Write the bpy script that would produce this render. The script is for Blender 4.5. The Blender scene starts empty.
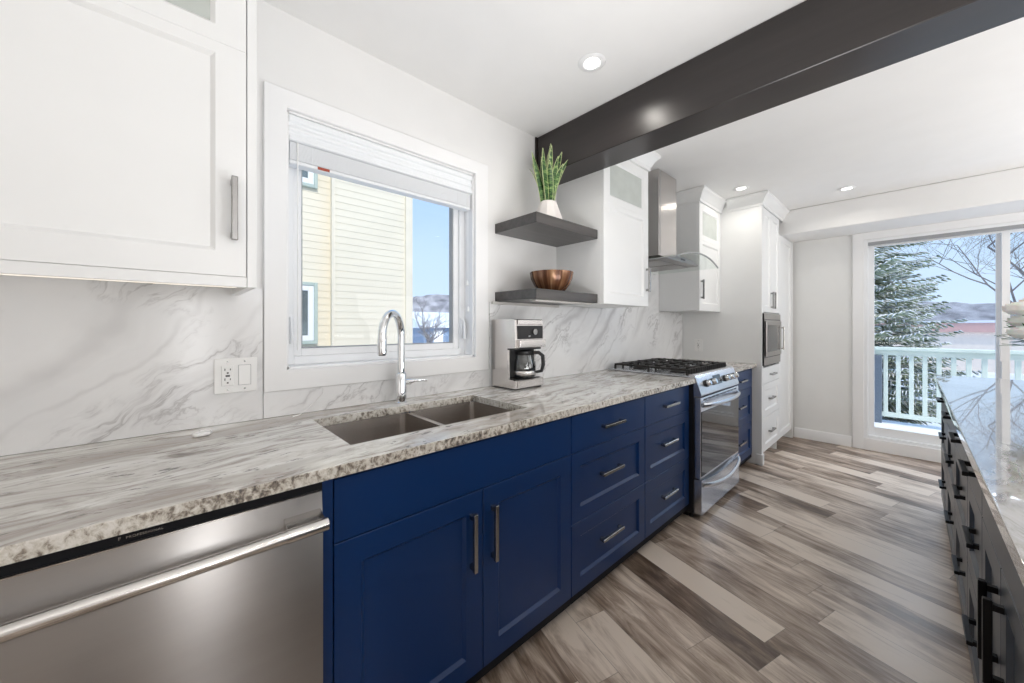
import bpy, bmesh, math, random
from mathutils import Vector, Matrix
R = math.radians
PI = math.pi
random.seed(7)
sc = bpy.context.scene
C = sc.collection

# ------------------------------------------------------------------ camera
cam = bpy.data.cameras.new('camera')
cam.sensor_width = 36.0
cam.lens = 370.0 / 1024.0 * 36.0
cam.shift_y = -(341.5 - 326.0) / 1024.0
cam.clip_start = 0.02
cam.clip_end = 500
camo = bpy.data.objects.new('camera', cam)
camo.location = (0, 0, 1.255)
camo.rotation_euler = (R(90), 0, R(47.2 - 90))
C.objects.link(camo)
sc.camera = camo

# ------------------------------------------------------------------ world
w = bpy.data.worlds.new('sky')
sc.world = w
w.use_nodes = True
nt = w.node_tree
nt.nodes.clear()
o_ = nt.nodes.new('ShaderNodeOutputWorld')
bg = nt.nodes.new('ShaderNodeBackground')
tc = nt.nodes.new('ShaderNodeTexCoord')
sp = nt.nodes.new('ShaderNodeSeparateXYZ')
cr = nt.nodes.new('ShaderNodeValToRGB')
cr.color_ramp.elements[0].position = 0.0
cr.color_ramp.elements[0].color = (0.64, 0.81, 1.0, 1)
cr.color_ramp.elements[1].position = 0.6
cr.color_ramp.elements[1].color = (0.30, 0.55, 0.95, 1)
nt.links.new(tc.outputs['Generated'], sp.inputs[0])
nt.links.new(sp.outputs['Z'], cr.inputs[0])
nt.links.new(cr.outputs[0], bg.inputs[0])
bg.inputs[1].default_value = 1.15
nt.links.new(bg.outputs[0], o_.inputs[0])

# ------------------------------------------------------------------ lights
def area(name, loc, rot, sx, sy, power, col=(1, 1, 1), spread=180):
    l = bpy.data.lights.new(name, 'AREA')
    l.shape = 'RECTANGLE'; l.size = sx; l.size_y = sy
    l.energy = power; l.color = col; l.spread = R(spread)
    o = bpy.data.objects.new(name, l)
    o.location = loc; o.rotation_euler = rot
    C.objects.link(o)
    return o

sun = bpy.data.lights.new('sun', 'SUN')
sun.energy = 2.9; sun.angle = R(1.0); sun.color = (1.0, 0.93, 0.82)
suno = bpy.data.objects.new('sun', sun)
suno.rotation_euler = (R(50), 0, R(-14))
C.objects.link(suno)
# unseen fill lamps added on the hidden walls; no windows are built there
LC = (0.985, 0.99, 1.0)
area('near_wall_fill', (-2.35, -0.9, 1.35), (R(90 + 28), 0, R(-90)), 3.2, 1.9, 8, LC)  # added area lamp at the near wall, not a window
area('side_wall_fill', (0.25, -3.7, 1.3), (R(90 + 15), 0, 0), 0.34, 2.0, 20, LC)  # this and the next are narrow lamps added for bright bands on the dishwasher
area('side_wall_fill', (1.30, -3.7, 1.3), (R(90 + 15), 0, 0), 0.16, 2.0, 11, LC)
area('side_wall_fill', (3.6, -3.7, 1.25), (R(90 + 25), 0, 0), 1.8, 1.9, 32, LC)  # wide fill lamp added at the side wall, not a window
area('ceiling_fill', (-0.6, -1.5, 1.1), (R(180), 0, 0), 2.0, 2.0, 29, LC)  # unseen up-facing lamps added to brighten the ceiling
area('ceiling_fill', (1.1, 0.35, 0.95), (R(180), 0, 0), 1.0, 0.5, 14, LC)
area('ceiling_fill', (3.1, -2.2, 1.1), (R(180), 0, 0), 2.6, 2.0, 62, LC)
area('patio_sky_fill', (6.5, -0.55, 2.95), (R(52), 0, R(90)), 1.6, 1.2, 60, (0.82, 0.90, 1.0))  # extra lamp outside, added to strengthen sky light through the patio door
def portal(name, loc, rot, sx, sy):
    o = area(name, loc, rot, sx, sy, 1); o.data.cycles.is_portal = True
portal('patio_portal', (5.40, -0.55, 1.2), (R(90), 0, R(90)), 1.8, 2.1)
portal('window_portal', (0.775, 1.80, 1.6), (R(90), 0, R(180)), 0.9, 1.0)

sc.view_settings.view_transform = 'Standard'
sc.view_settings.look = 'None'
sc.view_settings.exposure = 0.0
sc.view_settings.gamma = 1.0
sc.view_settings.use_curve_mapping = False
sc.cycles.max_bounces = 10
sc.cycles.diffuse_bounces = 6
sc.cycles.glossy_bounces = 5
sc.cycles.transparent_max_bounces = 16
sc.cycles.sample_clamp_indirect = 6.0
sc.cycles.caustics_reflective = False
sc.cycles.caustics_refractive = False
sc.cycles.use_denoising = True

# ------------------------------------------------------------------ node helper
class N:
    def __init__(s, name):
        s.m = bpy.data.materials.new(name); s.m.use_nodes = True
        s.t = s.m.node_tree
        s.b = s.t.nodes['Principled BSDF']
        s.out = s.t.nodes['Material Output']
        s._c = None
    def n(s, typ, **kw):
        x = s.t.nodes.new(typ)
        for k, v in kw.items(): setattr(x, k, v)
        return x
    def L(s, a, b): s.t.links.new(a, b)
    def put(s, sock, v):
        if hasattr(v, 'is_output'): s.L(v, sock)
        elif isinstance(v, (tuple, list)) and sock.type == 'RGBA' and len(v) == 3: sock.default_value = (*v, 1)
        else: sock.default_value = v
    def obj(s):
        if not s._c: s._c = s.n('ShaderNodeTexCoord').outputs['Object']
        return s._c
    def map(s, vec=None, loc=(0, 0, 0), rot=(0, 0, 0), scale=(1, 1, 1)):
        x = s.n('ShaderNodeMapping')
        s.L(vec or s.obj(), x.inputs[0])
        x.inputs['Location'].default_value = loc
        x.inputs['Rotation'].default_value = rot
        x.inputs['Scale'].default_value = scale
        return x.outputs[0]
    def noise(s, vec=None, scale=5, detail=4, rough=.5, dist=0):
        x = s.n('ShaderNodeTexNoise')
        s.L(vec or s.obj(), x.inputs['Vector'])
        x.inputs['Scale'].default_value = scale; x.inputs['Detail'].default_value = detail
        x.inputs['Roughness'].default_value = rough; x.inputs['Distortion'].default_value = dist
        return x.outputs['Fac']
    def ramp(s, f, stops, interp='LINEAR'):
        x = s.n('ShaderNodeValToRGB'); s.L(f, x.inputs[0])
        e = x.color_ramp.elements; x.color_ramp.interpolation = interp
        while len(e) < len(stops): e.new(0.5)
        for el, (p, c) in zip(e, stops):
            el.position = p
            el.color = (c, c, c, 1) if isinstance(c, (int, float)) else (*c, 1)
        return x.outputs[0]
    def math(s, op, a, b=0, c=0):
        x = s.n('ShaderNodeMath', operation=op)
        for i, v in enumerate((a, b, c)): s.put(x.inputs[i], v)
        return x.outputs[0]
    def mix(s, f, a, b, mode='MIX'):
        x = s.n('ShaderNodeMix', data_type='RGBA', blend_type=mode)
        s.put(x.inputs[0], f); s.put(x.inputs[6], a); s.put(x.inputs[7], b)
        return x.outputs[2]
    def sep(s, v):
        x = s.n('ShaderNodeSeparateXYZ'); s.L(v, x.inputs[0]); return x.outputs
    def comb(s, a, b, c):
        x = s.n('ShaderNodeCombineXYZ')
        for i, v in enumerate((a, b, c)): s.put(x.inputs[i], v)
        return x.outputs[0]
    def bump(s, h, strength=.2, dist=.01):
        x = s.n('ShaderNodeBump'); s.L(h, x.inputs['Height'])
        x.inputs['Strength'].default_value = strength; x.inputs['Distance'].default_value = dist
        s.L(x.outputs[0], s.b.inputs['Normal'])
    def set(s, **kw):
        names = dict(col='Base Color', rough='Roughness', metal='Metallic', spec='Specular IOR Level', coat='Coat Weight',
                     coatr='Coat Roughness', trans='Transmission Weight', ior='IOR', aniso='Anisotropic', emis='Emission Color',
                     es='Emission Strength', alpha='Alpha', sheen='Sheen Weight', sss='Subsurface Weight')
        for k, v in kw.items(): s.put(s.b.inputs[names[k]], v)
        return s

def plain(name, col, rough=.5, metal=0, var=.04, scale=6, bump=0, **kw):
    n = N(name)
    f = n.noise(scale=scale, detail=3)
    lo = tuple(max(0, c * (1 - var)) for c in col); hi = tuple(min(1, c * (1 + var)) for c in col)
    n.set(col=n.ramp(f, [(.3, lo), (.7, hi)]), rough=rough, metal=metal, **kw)
    if bump: n.bump(n.noise(scale=scale * 30, detail=2), bump, .002)
    return n.m

def brushed(name, col, rough=.3, aniso=.6, horiz=True):
    n = N(name)
    v = n.map(scale=(1.5, 1.5, 60) if horiz else (60, 60, 1.5))
    f = n.noise(v, scale=1, detail=3)
    n.set(col=n.mix(n.ramp(f, [(.3, 0.0), (.7, 1.0)]), tuple(c * .985 for c in col), tuple(min(1, c * 1.015) for c in col)),
          metal=1, rough=n.math('MULTIPLY_ADD', f, .02, rough - .01), aniso=aniso)
    n.b.inputs['Anisotropic Rotation'].default_value = 0.25 if horiz else 0.0
    t = n.n('ShaderNodeTangent', direction_type='RADIAL', axis='Z')
    n.L(t.outputs[0], n.b.inputs['Tangent'])
    return n.m

def make_floor():
    n = N('vinyl_plank_floor')
    v = n.map(rot=(0, 0, R(-74.5)))        # u runs along the planks
    s = n.sep(v); u, vv = s[0], s[1]
    W = .151
    row_f = n.math('DIVIDE', n.math('ADD', vv, 10.0 * W + FLOOR_OFF), W)
    row = n.math('FLOOR', row_f)
    wn = n.n('ShaderNodeTexWhiteNoise', noise_dimensions='1D'); n.L(row, wn.inputs['W'])
    uu = n.math('ADD', n.math('DIVIDE', u, 1.05), n.math('MULTIPLY', wn.outputs['Value'], 7.3))
    pid = n.math('FLOOR', uu)
    wn2 = n.n('ShaderNodeTexWhiteNoise', noise_dimensions='2D'); n.L(n.comb(row, pid, 0), wn2.inputs['Vector'])
    tone = wn2.outputs['Value']
    off = n.math('MULTIPLY', tone, 37.0)
    g = n.comb(n.math('MULTIPLY_ADD', u, 1.9, off), n.math('MULTIPLY_ADD', vv, 10.0, off), off)
    g1 = n.noise(g, scale=1.5, detail=8, rough=.66, dist=1.1)
    g2 = n.noise(n.comb(n.math('MULTIPLY_ADD', u, 1.2, off), n.math('MULTIPLY_ADD', vv, 2.4, off), 0), scale=1.7, detail=3, rough=.55)
    g3 = n.noise(n.comb(n.math('MULTIPLY', u, 6.0), n.math('MULTIPLY', vv, 160.0), off), scale=1, detail=2)
    t = n.math('ADD', n.math('MULTIPLY', tone, .36), n.math('ADD', n.math('MULTIPLY', g1, .72), n.math('MULTIPLY', g2, .65)))
    t = n.math('MULTIPLY_ADD', n.math('ADD', t, n.math('MULTIPLY', g3, .14)), .95, -.02)
    col = n.ramp(t, [(.62, (.080, .050, .033)), (.74, (.215, .155, .115)), (.86, (.44, .35, .28)), (1.0, (.72, .62, .525))])
    fr = n.math('FRACT', row_f); fu = n.math('FRACT', uu)
    e1 = n.math('MINIMUM', fr, n.math('SUBTRACT', 1.0, fr))
    e2 = n.math('MULTIPLY', n.math('MINIMUM', fu, n.math('SUBTRACT', 1.0, fu)), 7.0)
    e = n.math('MINIMUM', e1, e2)
    seam = n.math('LESS_THAN', e, .009)
    col = n.mix(n.math('MULTIPLY', seam, .45), col, (.05, .038, .03))
    n.set(col=col, rough=n.math('MULTIPLY_ADD', g1, .18, .24), spec=.5)
    n.bump(n.math('SUBTRACT', g1, n.math('MULTIPLY', seam, 1.0)), .10, .003)
    return n.m

FLOOR_OFF = 0.052

def make_granite(name, edge=True, xs=1.0, shift=0.0, coat=0.0, tone=1):
    n = N(name)
    v0 = n.map(loc=(shift, 0, 0), rot=(0, 0, R(-7)))
    # large warping of the streaks
    wv = n.n('ShaderNodeTexNoise'); n.L(v0, wv.inputs['Vector']); wv.inputs['Scale'].default_value = 2.0; wv.inputs['Detail'].default_value = 3
    vm = n.n('ShaderNodeVectorMath', operation='MULTIPLY_ADD'); n.L(wv.outputs['Color'], vm.inputs[0])
    vm.inputs[1].default_value = (.25, .17, .1); n.L(v0, vm.inputs[2])
    vs = n.map(vm.outputs[0], scale=(4.2 * xs, 18, 18))
    f1 = n.noise(vs, scale=1.0, detail=8, rough=.70, dist=.9)
    vs2 = n.map(vm.outputs[0], loc=(3, 1, 0), scale=(1.2 * xs, 6.5, 6.5))
    f2 = n.noise(vs2, scale=1.0, detail=4, rough=.5, dist=.6)
    vs3 = n.map(vm.outputs[0], loc=(7, 4, 2), scale=(14 * xs, 48, 48))
    f3 = n.noise(vs3, scale=1.0, detail=5, rough=.7)
    base = n.ramp(f1, [(.30, (.20, .17, .15)), (.41, (.42, .385, .35)), (.50, (.66, .64, .60)), (.60, (.78, .77, .74)), (.75, (.83, .825, .80))])
    band = n.ramp(f2, [(.53, 0.0), (.62, .8), (.68, .9), (.76, 0.15)])
    base = n.mix(n.math('MULTIPLY', band, .7), base, (.33, .285, .25))
    specks = n.ramp(f3, [(.35, 1.0), (.40, 0.0)])
    base = n.mix(n.math('MULTIPLY', specks, .8), base, (.10, .09, .085))
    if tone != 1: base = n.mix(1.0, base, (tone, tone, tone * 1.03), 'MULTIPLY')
    # sawn and chiselled edge shows the crystals across the grain
    ge = n.n('ShaderNodeNewGeometry')
    nz = n.sep(ge.outputs['True Normal'])[2]
    side = n.math('LESS_THAN', n.math('ABSOLUTE', nz), .8)
    ve = n.map(v0, rot=(0, R(35), 0), scale=(75, 75, 60))
    f4 = n.noise(ve, scale=1.0, detail=5, rough=.65, dist=.4)
    f5 = n.noise(n.map(v0, scale=(3, 3, 3)), scale=1.4, detail=2)
    dens = n.math('ADD', f4, n.math('MULTIPLY', n.math('SUBTRACT', f5, .5), .5))
    ecol = n.ramp(dens, [(.30, (.055, .045, .04)), (.40, (.25, .21, .17)), (.50, (.58, .54, .47)), (.62, (.76, .73, .68))])
    col = n.mix(n.math('MULTIPLY', side, .92), base, ecol)
    n.set(col=col, rough=n.ramp(f1, [(.3, .16), (.7, .10)]), spec=.5, coat=coat, coatr=.02)
    n.bump(n.math('MULTIPLY', f4, side), .35, .006)
    return n.m

def make_marble():
    n = N('marble_slab')
    wv = n.n('ShaderNodeTexNoise'); n.L(n.obj(), wv.inputs['Vector']); wv.inputs['Scale'].default_value = 1.7; wv.inputs['Detail'].default_value = 5
    vm = n.n('ShaderNodeVectorMath', operation='MULTIPLY_ADD'); n.L(wv.outputs['Color'], vm.inputs[0])
    vm.inputs[1].default_value = (.42, .3, .42); n.L(n.obj(), vm.inputs[2])
    vr = n.map(vm.outputs[0], rot=(0, R(42), 0))
    wave = n.n('ShaderNodeTexWave', wave_type='BANDS', bands_direction='Z')
    n.L(vr, wave.inputs['Vector']); wave.inputs['Scale'].default_value = .9; wave.inputs['Distortion'].default_value = 1.6
    wave.inputs['Detail'].default_value = 3; wave.inputs['Detail Scale'].default_value = 1.3
    vein = n.ramp(wave.outputs['Fac'], [(.0, 1.0), (.05, .45), (.22, 0.0)])
    w2 = n.n('ShaderNodeTexWave', wave_type='BANDS', bands_direction='Z')
    n.L(n.map(vm.outputs[0], loc=(2, 0, 1), rot=(0, R(50), 0)), w2.inputs['Vector']); w2.inputs['Scale'].default_value = 2.1
    w2.inputs['Distortion'].default_value = 3.5; w2.inputs['Detail'].default_value = 4
    v2 = n.ramp(w2.outputs['Fac'], [(.0, .8), (.03, .3), (.10, 0.0)])
    fade = n.ramp(n.noise(n.map(loc=(4, 2, 9)), scale=1.6, detail=3), [(.42, 0.0), (.62, 1.0)])
    rid = n.map(n.map(vm.outputs[0], rot=(0, R(38), 0)), scale=(2.2, 4, 6.5))
    r1 = n.noise(rid, scale=1.0, detail=6, rough=.6, dist=.5)
    ridge = n.math('SUBTRACT', 1.0, n.math('MULTIPLY', n.math('ABSOLUTE', n.math('SUBTRACT', r1, .5)), 2.0))
    ridge = n.ramp(ridge, [(.90, 0.0), (.97, .35), (1.0, 1.0)])
    patch = n.ramp(n.noise(n.map(loc=(1, 7, 3)), scale=3.4, detail=4), [(.46, 0.0), (.62, 1.0)])
    smudge = n.ramp(r1, [(.56, 0.0), (.72, 1.0)])
    a = n.math('MULTIPLY', vein, n.math('MULTIPLY_ADD', fade, .45, .05))
    b = n.math('MULTIPLY', v2, n.math('MULTIPLY', fade, .4))
    c = n.math('MULTIPLY', ridge, n.math('MULTIPLY', patch, .68))
    d = n.math('MULTIPLY', smudge, n.math('MULTIPLY_ADD', patch, .24, .08))
    cloud = n.ramp(n.noise(vm.outputs[0], scale=1.4, detail=4), [(.42, (.86, .86, .86)), (.7, (.74, .74, .745))])
    col = n.mix(n.math('MAXIMUM', n.math('MAXIMUM', a, b), n.math('MAXIMUM', c, d)), cloud, (.33, .315, .315))
    n.set(col=col, rough=.16, spec=.5)
    return n.m

def glass_mat(name, tint=(1, 1, 1), gloss=.06, rough=0.0):
    n = N(name)
    n.t.nodes.remove(n.b)
    tr = n.n('ShaderNodeBsdfTransparent'); tr.inputs[0].default_value = (*tint, 1)
    gl = n.n('ShaderNodeBsdfGlossy'); gl.inputs['Roughness'].default_value = rough
    lw = n.n('ShaderNodeLayerWeight'); lw.inputs[0].default_value = .25
    f = n.math('MULTIPLY_ADD', lw.outputs['Fresnel'], gloss * 3, gloss * .3)
    mx = n.n('ShaderNodeMixShader'); n.L(f, mx.inputs[0]); n.L(tr.outputs[0], mx.inputs[1]); n.L(gl.outputs[0], mx.inputs[2])
    n.L(mx.outputs[0], n.out.inputs[0])
    return n.m

def emit(name, col, s):
    n = N(name)
    f = n.noise(scale=3)
    n.set(col=(.9, .9, .9), emis=col, es=s, rough=n.math('MULTIPLY_ADD', f, .1, .4))
    return n.m

M = {}
M['wall'] = plain('painted_wall', (.80, .795, .785), .85, var=.012, bump=.08)
M['ceil'] = plain('painted_ceiling', (.84, .835, .825), .9, var=.012, bump=.1)
M['greywall'] = plain('grey_painted_wall', (.80, .80, .785), .85, var=.012, bump=.08)
M['trim'] = plain('white_trim_paint', (.86, .86, .86), .4, var=.01)
M['cabwhite'] = plain('white_lacquer', (.81, .815, .81), .32, var=.01)
M['blue'] = plain('blue_lacquer', (.0012, .026, .112), .36, var=.06, scale=2, spec=.42)
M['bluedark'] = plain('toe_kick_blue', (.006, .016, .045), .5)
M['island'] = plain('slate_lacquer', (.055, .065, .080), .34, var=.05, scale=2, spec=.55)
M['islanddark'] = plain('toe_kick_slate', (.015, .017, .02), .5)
M['floor'] = make_floor()
M['granite'] = make_granite('streaked_granite')
M['granite2'] = make_granite('streaked_island_granite', shift=5.3, coat=1.0, tone=.62)  # same granite, darkened so the sky reflection shows
M['marble'] = make_marble()
M['beam'] = None
def beam_mat():
    n = N('dark_stained_beam')
    f = n.noise(n.map(scale=(30, 2, 30)), scale=1, detail=6, rough=.6)
    n.set(col=n.ramp(f, [(.3, (.017, .013, .012)), (.7, (.026, .020, .019))]), rough=n.math('MULTIPLY_ADD', f, .10, .26), spec=.6)
    n.bump(f, .02, .002)
    return n.m
M['beam'] = beam_mat()
def shelf_mat():
    n = N('dark_stained_shelf')
    f = n.noise(n.map(scale=(2, 30, 30)), scale=1, detail=6, rough=.6)
    n.set(col=n.ramp(f, [(.3, (.040, .036, .035)), (.7, (.085, .078, .075))]), rough=.3, spec=.5)
    n.bump(f, .05, .002)
    return n.m
M['shelf'] = shelf_mat()
M['steel'] = brushed('brushed_steel', (.36, .345, .335), .28, .98)
M['steelv'] = brushed('brushed_steel_upright', (.66, .63, .61), .26, .5, False)
M['sinksteel'] = brushed('sink_steel', (.50, .46, .43), .24, .92)
M['nickel'] = plain('satin_nickel', (.34, .335, .33), .25, 1)
M['black_metal'] = plain('dark_bar_metal', (.035, .035, .037), .3, 1, spec=.6)
M['chrome'] = plain('chrome', (.82, .83, .84), .07, 1)
M['black'] = plain('black_plastic', (.012, .012, .013), .28)
M['rangesteel'] = plain('stove_steel', (.70, .72, .76), .27, 1, spec=.5)
M['matte'] = plain('matte_black', (.008, .008, .010), .7, spec=.2)
M['handle_steel'] = plain('polished_bar_steel', (.66, .64, .62), .2, 1)
M['iron'] = plain('cast_iron', (.022, .020, .019), .5, bump=.2)
M['ovenglass'] = plain('oven_glass', (.012, .014, .018), .04, spec=.9)
M['cream'] = plain('cream_plastic', (.80, .79, .77), .3)
M['outlet'] = plain('white_plastic', (.86, .86, .85), .28)
M['slot'] = plain('socket_slot', (.03, .03, .03), .5)
M['frost'] = plain('frosted_glass', (.50, .53, .50), .35, var=.05, scale=14, spec=.6)
M['vinyl'] = plain('window_vinyl', (.84, .85, .86), .35, var=.01)
M['gasket'] = plain('grey_gasket', (.33, .34, .35), .5)
M['blind'] = plain('white_blind', (.82, .84, .86), .4, var=.02)
M['glass'] = glass_mat('window_glass', gloss=.03)
M['hoodglass'] = glass_mat('hood_glass', (.95, .97, .96), .04)
M['carafe'] = glass_mat('carafe_glass', (.82, .84, .84), .3)
M['lamp'] = emit('lit_diffuser', (1, .97, .93), 7)
M['led'] = emit('warm_led', (1, .85, .68), 1.6)
M['red'] = plain('red_tag', (.35, .07, .04), .5)
M['pot'] = plain('white_ceramic', (.80, .76, .73), .45)
M['soil'] = plain('dark_soil', (.03, .02, .015), .9, bump=.4)
M['stone'] = plain('pale_stone', (.6, .58, .55), .6)

# ------------------------------------------------------------------ mesh helper
ORG = {}
class MB:
    def __init__(s): s.bm = bmesh.new(); s.wn = False
    def quad(s, pts):
        return s.bm.faces.new([s.bm.verts.new(p) for p in pts])
    def box(s, x0, x1, y0, y1, z0, z1, bev=0, seg=1):
        if x0 > x1: x0, x1 = x1, x0
        if y0 > y1: y0, y1 = y1, y0
        if z0 > z1: z0, z1 = z1, z0
        r = bmesh.ops.create_cube(s.bm, size=1)
        vs = r['verts']
        for v in vs:
            v.co = Vector((x0 if v.co.x < 0 else x1, y0 if v.co.y < 0 else y1, z0 if v.co.z < 0 else z1))
        if bev:
            if seg > 1: s.wn = True
            es = list({e for v in vs for e in v.link_edges})
            bmesh.ops.bevel(s.bm, geom=es, offset=bev, segments=seg, affect='EDGES', profile=.5)
        return s
    def prism(s, poly, axis, a0, a1, bev=0):
        def P(p, a):
            return {'x': (a, p[0], p[1]), 'y': (p[0], a, p[1]), 'z': (p[0], p[1], a)}[axis]
        A = [s.bm.verts.new(P(p, a0)) for p in poly]; B = [s.bm.verts.new(P(p, a1)) for p in poly]
        n = len(poly); fs = [s.bm.faces.new(A[::-1]), s.bm.faces.new(B)]
        for i in range(n): fs.append(s.bm.faces.new((A[i], A[(i + 1) % n], B[(i + 1) % n], B[i])))
        if bev:
            es = list({e for f in fs for e in f.edges})
            bmesh.ops.bevel(s.bm, geom=es, offset=bev, segments=1, affect='EDGES', profile=.5)
        return s
    def rings(s, rings, cap0=True, cap1=True, close=True):
        V = [[s.bm.verts.new(p) for p in r] for r in rings]
        n = len(V[0])
        for a, b in zip(V, V[1:]):
            for i in range(n if close else n - 1):
                s.bm.faces.new((a[i], a[(i + 1) % n], b[(i + 1) % n], b[i]))
        if cap0: s.bm.faces.new(V[0][::-1])
        if cap1: s.bm.faces.new(V[-1])
        return s
    def tube(s, pts, r, seg=12, cap=True, squash=None):
        pts = [Vector(p) for p in pts]
        rs = r if isinstance(r, (list, tuple)) else [r] * len(pts)
        t0 = (pts[1] - pts[0]).normalized()
        up = Vector((0, 0, 1)) if abs(t0.z) < .9 else Vector((1, 0, 0))
        nrm = t0.cross(up).normalized()
        out = []
        for i, p in enumerate(pts):
            t = (pts[min(i + 1, len(pts) - 1)] - pts[max(i - 1, 0)]).normalized()
            nrm = (nrm - t * nrm.dot(t)).normalized()
            bn = t.cross(nrm)
            out.append([p + (nrm * math.cos(2 * PI * k / seg) + bn * math.sin(2 * PI * k / seg) * (squash or 1)) * rs[i] for k in range(seg)])
        return s.rings(out, cap, cap)
    def lathe(s, cx, cy, prof, seg=28, wav=None):
        out = []
        for (r, z) in prof:
            out.append([(cx + math.cos(2 * PI * k / seg) * (r * (wav(k) if wav else 1)), cy + math.sin(2 * PI * k / seg) * (r * (wav(k) if wav else 1)), z) for k in range(seg)])
        return s.rings(out, prof[0][0] > 1e-5, prof[-1][0] > 1e-5)
    def cyl(s, p0, p1, r, seg=20): return s.tube([p0, p1], r, seg)
    def build(s, name, mat, parent=None, ang=.6, sharp=True):
        bm = s.bm
        bmesh.ops.recalc_face_normals(bm, faces=bm.faces)
        org = ORG.get(parent.name, Vector((0, 0, 0))) if parent else Vector((0, 0, 0))
        bm.normal_update()
        for f in bm.faces: f.smooth = True
        if sharp:
            for e in bm.edges:
                if len(e.link_faces) != 2 or e.calc_face_angle(0) > ang: e.smooth = False
        me = bpy.data.meshes.new(name)
        bm.to_mesh(me); bm.free()
        me.transform(Matrix.Translation(-org))
        me.materials.append(mat)
        o = bpy.data.objects.new(name, me); C.objects.link(o)
        if s.wn:
            wm = o.modifiers.new('weighted', 'WEIGHTED_NORMAL'); wm.keep_sharp = True
        if parent: o.parent = parent
        ORG[o.name] = org
        return o

def thing(name, label, cat, loc=(0, 0, 0), group=None):
    o = bpy.data.objects.new(name, None); C.objects.link(o)
    o.empty_display_size = .1
    o.location = loc
    o['label'] = label; o['category'] = cat
    if group: o['group'] = group
    ORG[o.name] = Vector(loc)
    return o
def recentre(o, loc):
    loc = Vector(loc)
    o.data.transform(Matrix.Translation(-loc)); o.location = loc
    ORG[o.name] = loc
def tag(o, label, cat, group=None, kind=None, loc=None):
    o['label'] = label; o['category'] = cat
    if group: o['group'] = group
    if kind: o['kind'] = kind
    if loc is None:
        bb = [Vector(b) for b in o.bound_box]
        loc = ((min(b.x for b in bb) + max(b.x for b in bb)) / 2, (min(b.y for b in bb) + max(b.y for b in bb)) / 2, min(b.z for b in bb))
    recentre(o, loc)
    return o
def struct(o, label=None):
    o['kind'] = 'structure'
    if label: o['label'] = label
    return o
def copy_tree(o, parent=None):
    c = o.copy(); C.objects.link(c); c.parent = parent
    for ch in o.children: copy_tree(ch, c)
    return c

# ------------------------------------------------------------------ cabinet pieces
def shaker(mb, x0, x1, z0, z1, yf, ny, st=(.062, .062, .062, .062), t=.02, rec=.010, slope=.010, hole=False):
    l, r, b, tp = st
    def ring(il, ir, ib, it, d):
        y = yf - ny * d
        return [(x0 + il, y, z0 + ib), (x1 - ir, y, z0 + ib), (x1 - ir, y, z1 - it), (x0 + il, y, z1 - it)]
    rs = [ring(0, 0, 0, 0, t), ring(0, 0, 0, 0, .0015), ring(.0015, .0015, .0015, .0015, 0), ring(l, r, b, tp, 0)]
    if hole:
        rs += [ring(l + slope, r + slope, b + slope, tp + slope, rec), ring(l + slope, r + slope, b + slope, tp + slope, t), ring(0, 0, 0, 0, t)]
        mb.rings(rs, False, False)
    else:
        rs += [ring(l + slope, r + slope, b + slope, tp + slope, rec)]
        mb.rings(rs)
def slab(mb, x0, x1, z0, z1, yf, ny, t=.02):
    mb.box(x0, x1, yf, yf - ny * t, z0, z1, .0015)
def pull(mb, x, y, z, L, axis, ny, s=.014, proj=.030):
    h = s / 2
    if axis == 'x':
        mb.box(x - L / 2, x + L / 2, y + ny * proj, y + ny * (proj - s), z - h, z + h, .0015)
        for q in (-1, 1): mb.box(x + q * (L / 2 - s) - (h if q > 0 else h), x + q * (L / 2 - s) + h, y, y + ny * (proj - s), z - h, z + h)
    else:
        mb.box(x - h, x + h, y + ny * proj, y + ny * (proj - s), z - L / 2, z + L / 2, .0015)
        for q in (-1, 1): mb.box(x - h, x + h, y, y + ny * (proj - s), z + q * (L / 2 - s) - h, z + q * (L / 2 - s) + h)
def crown(mb, x0, x1, yf, yw, left=True, right=True, zt=2.447, h=.11, xl=None):
    prof = [(0, zt - h), (.010, zt - h), (.010, zt - h + .022), (.018, zt - h + .032), (.026, zt - h + .052), (.046, zt - .030), (.062, zt - .018), (.062, zt), (.0, zt)]
    path = []
    R_ = []
    for (p, z) in prof:
        pts = []
        if left: pts += [(x0 - p, yw, z), (x0 - p, yf - p, z)]
        else: pts += [(x0, yf - p, z)]
        if right: pts += [(x1 + p, yf - p, z), (x1 + p, yw, z)]
        else: pts += [(x1, yf - p, z)]
        R_.append(pts)
    V = [[mb.bm.verts.new(p) for p in r] for r in R_]
    V.append(V[0])
    for a, b in zip(V, V[1:]):
        for i in range(len(a) - 1):
            mb.bm.faces.new((a[i], a[i + 1], b[i + 1], b[i]))
    for e in (0, -1):
        mb.bm.faces.new([r[e] for r in V[:-1]])

YW = 1.62      # window wall
ZC = 2.45      # ceiling
YD = .985      # blue door fronts
ZT = .915      # worktop

# ================================================================== ROOM SHELL
XN, XF, YR = -2.6, 5.2, -4.0
o = MB().box(XN, XF, YR, YW, -.06, 0).build('floor', M['floor']); struct(o)
o = MB().box(XN, XF, YR, YW, ZC, ZC + .1).build('ceiling', M['ceil']); struct(o)
# window wall with its opening
WX0, WX1, WZ0, WZ1 = .3275, 1.2166, 1.09, 2.08
m = MB()
m.box(XN, WX0, YW, YW + .16, 0, ZC); m.box(WX1, XF + .16, YW, YW + .16, 0, ZC)
m.box(WX0, WX1, YW, YW + .16, 0, WZ0); m.box(WX0, WX1, YW, YW + .16, WZ1, ZC)
struct(m.build('wall_left', M['wall']))
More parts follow.
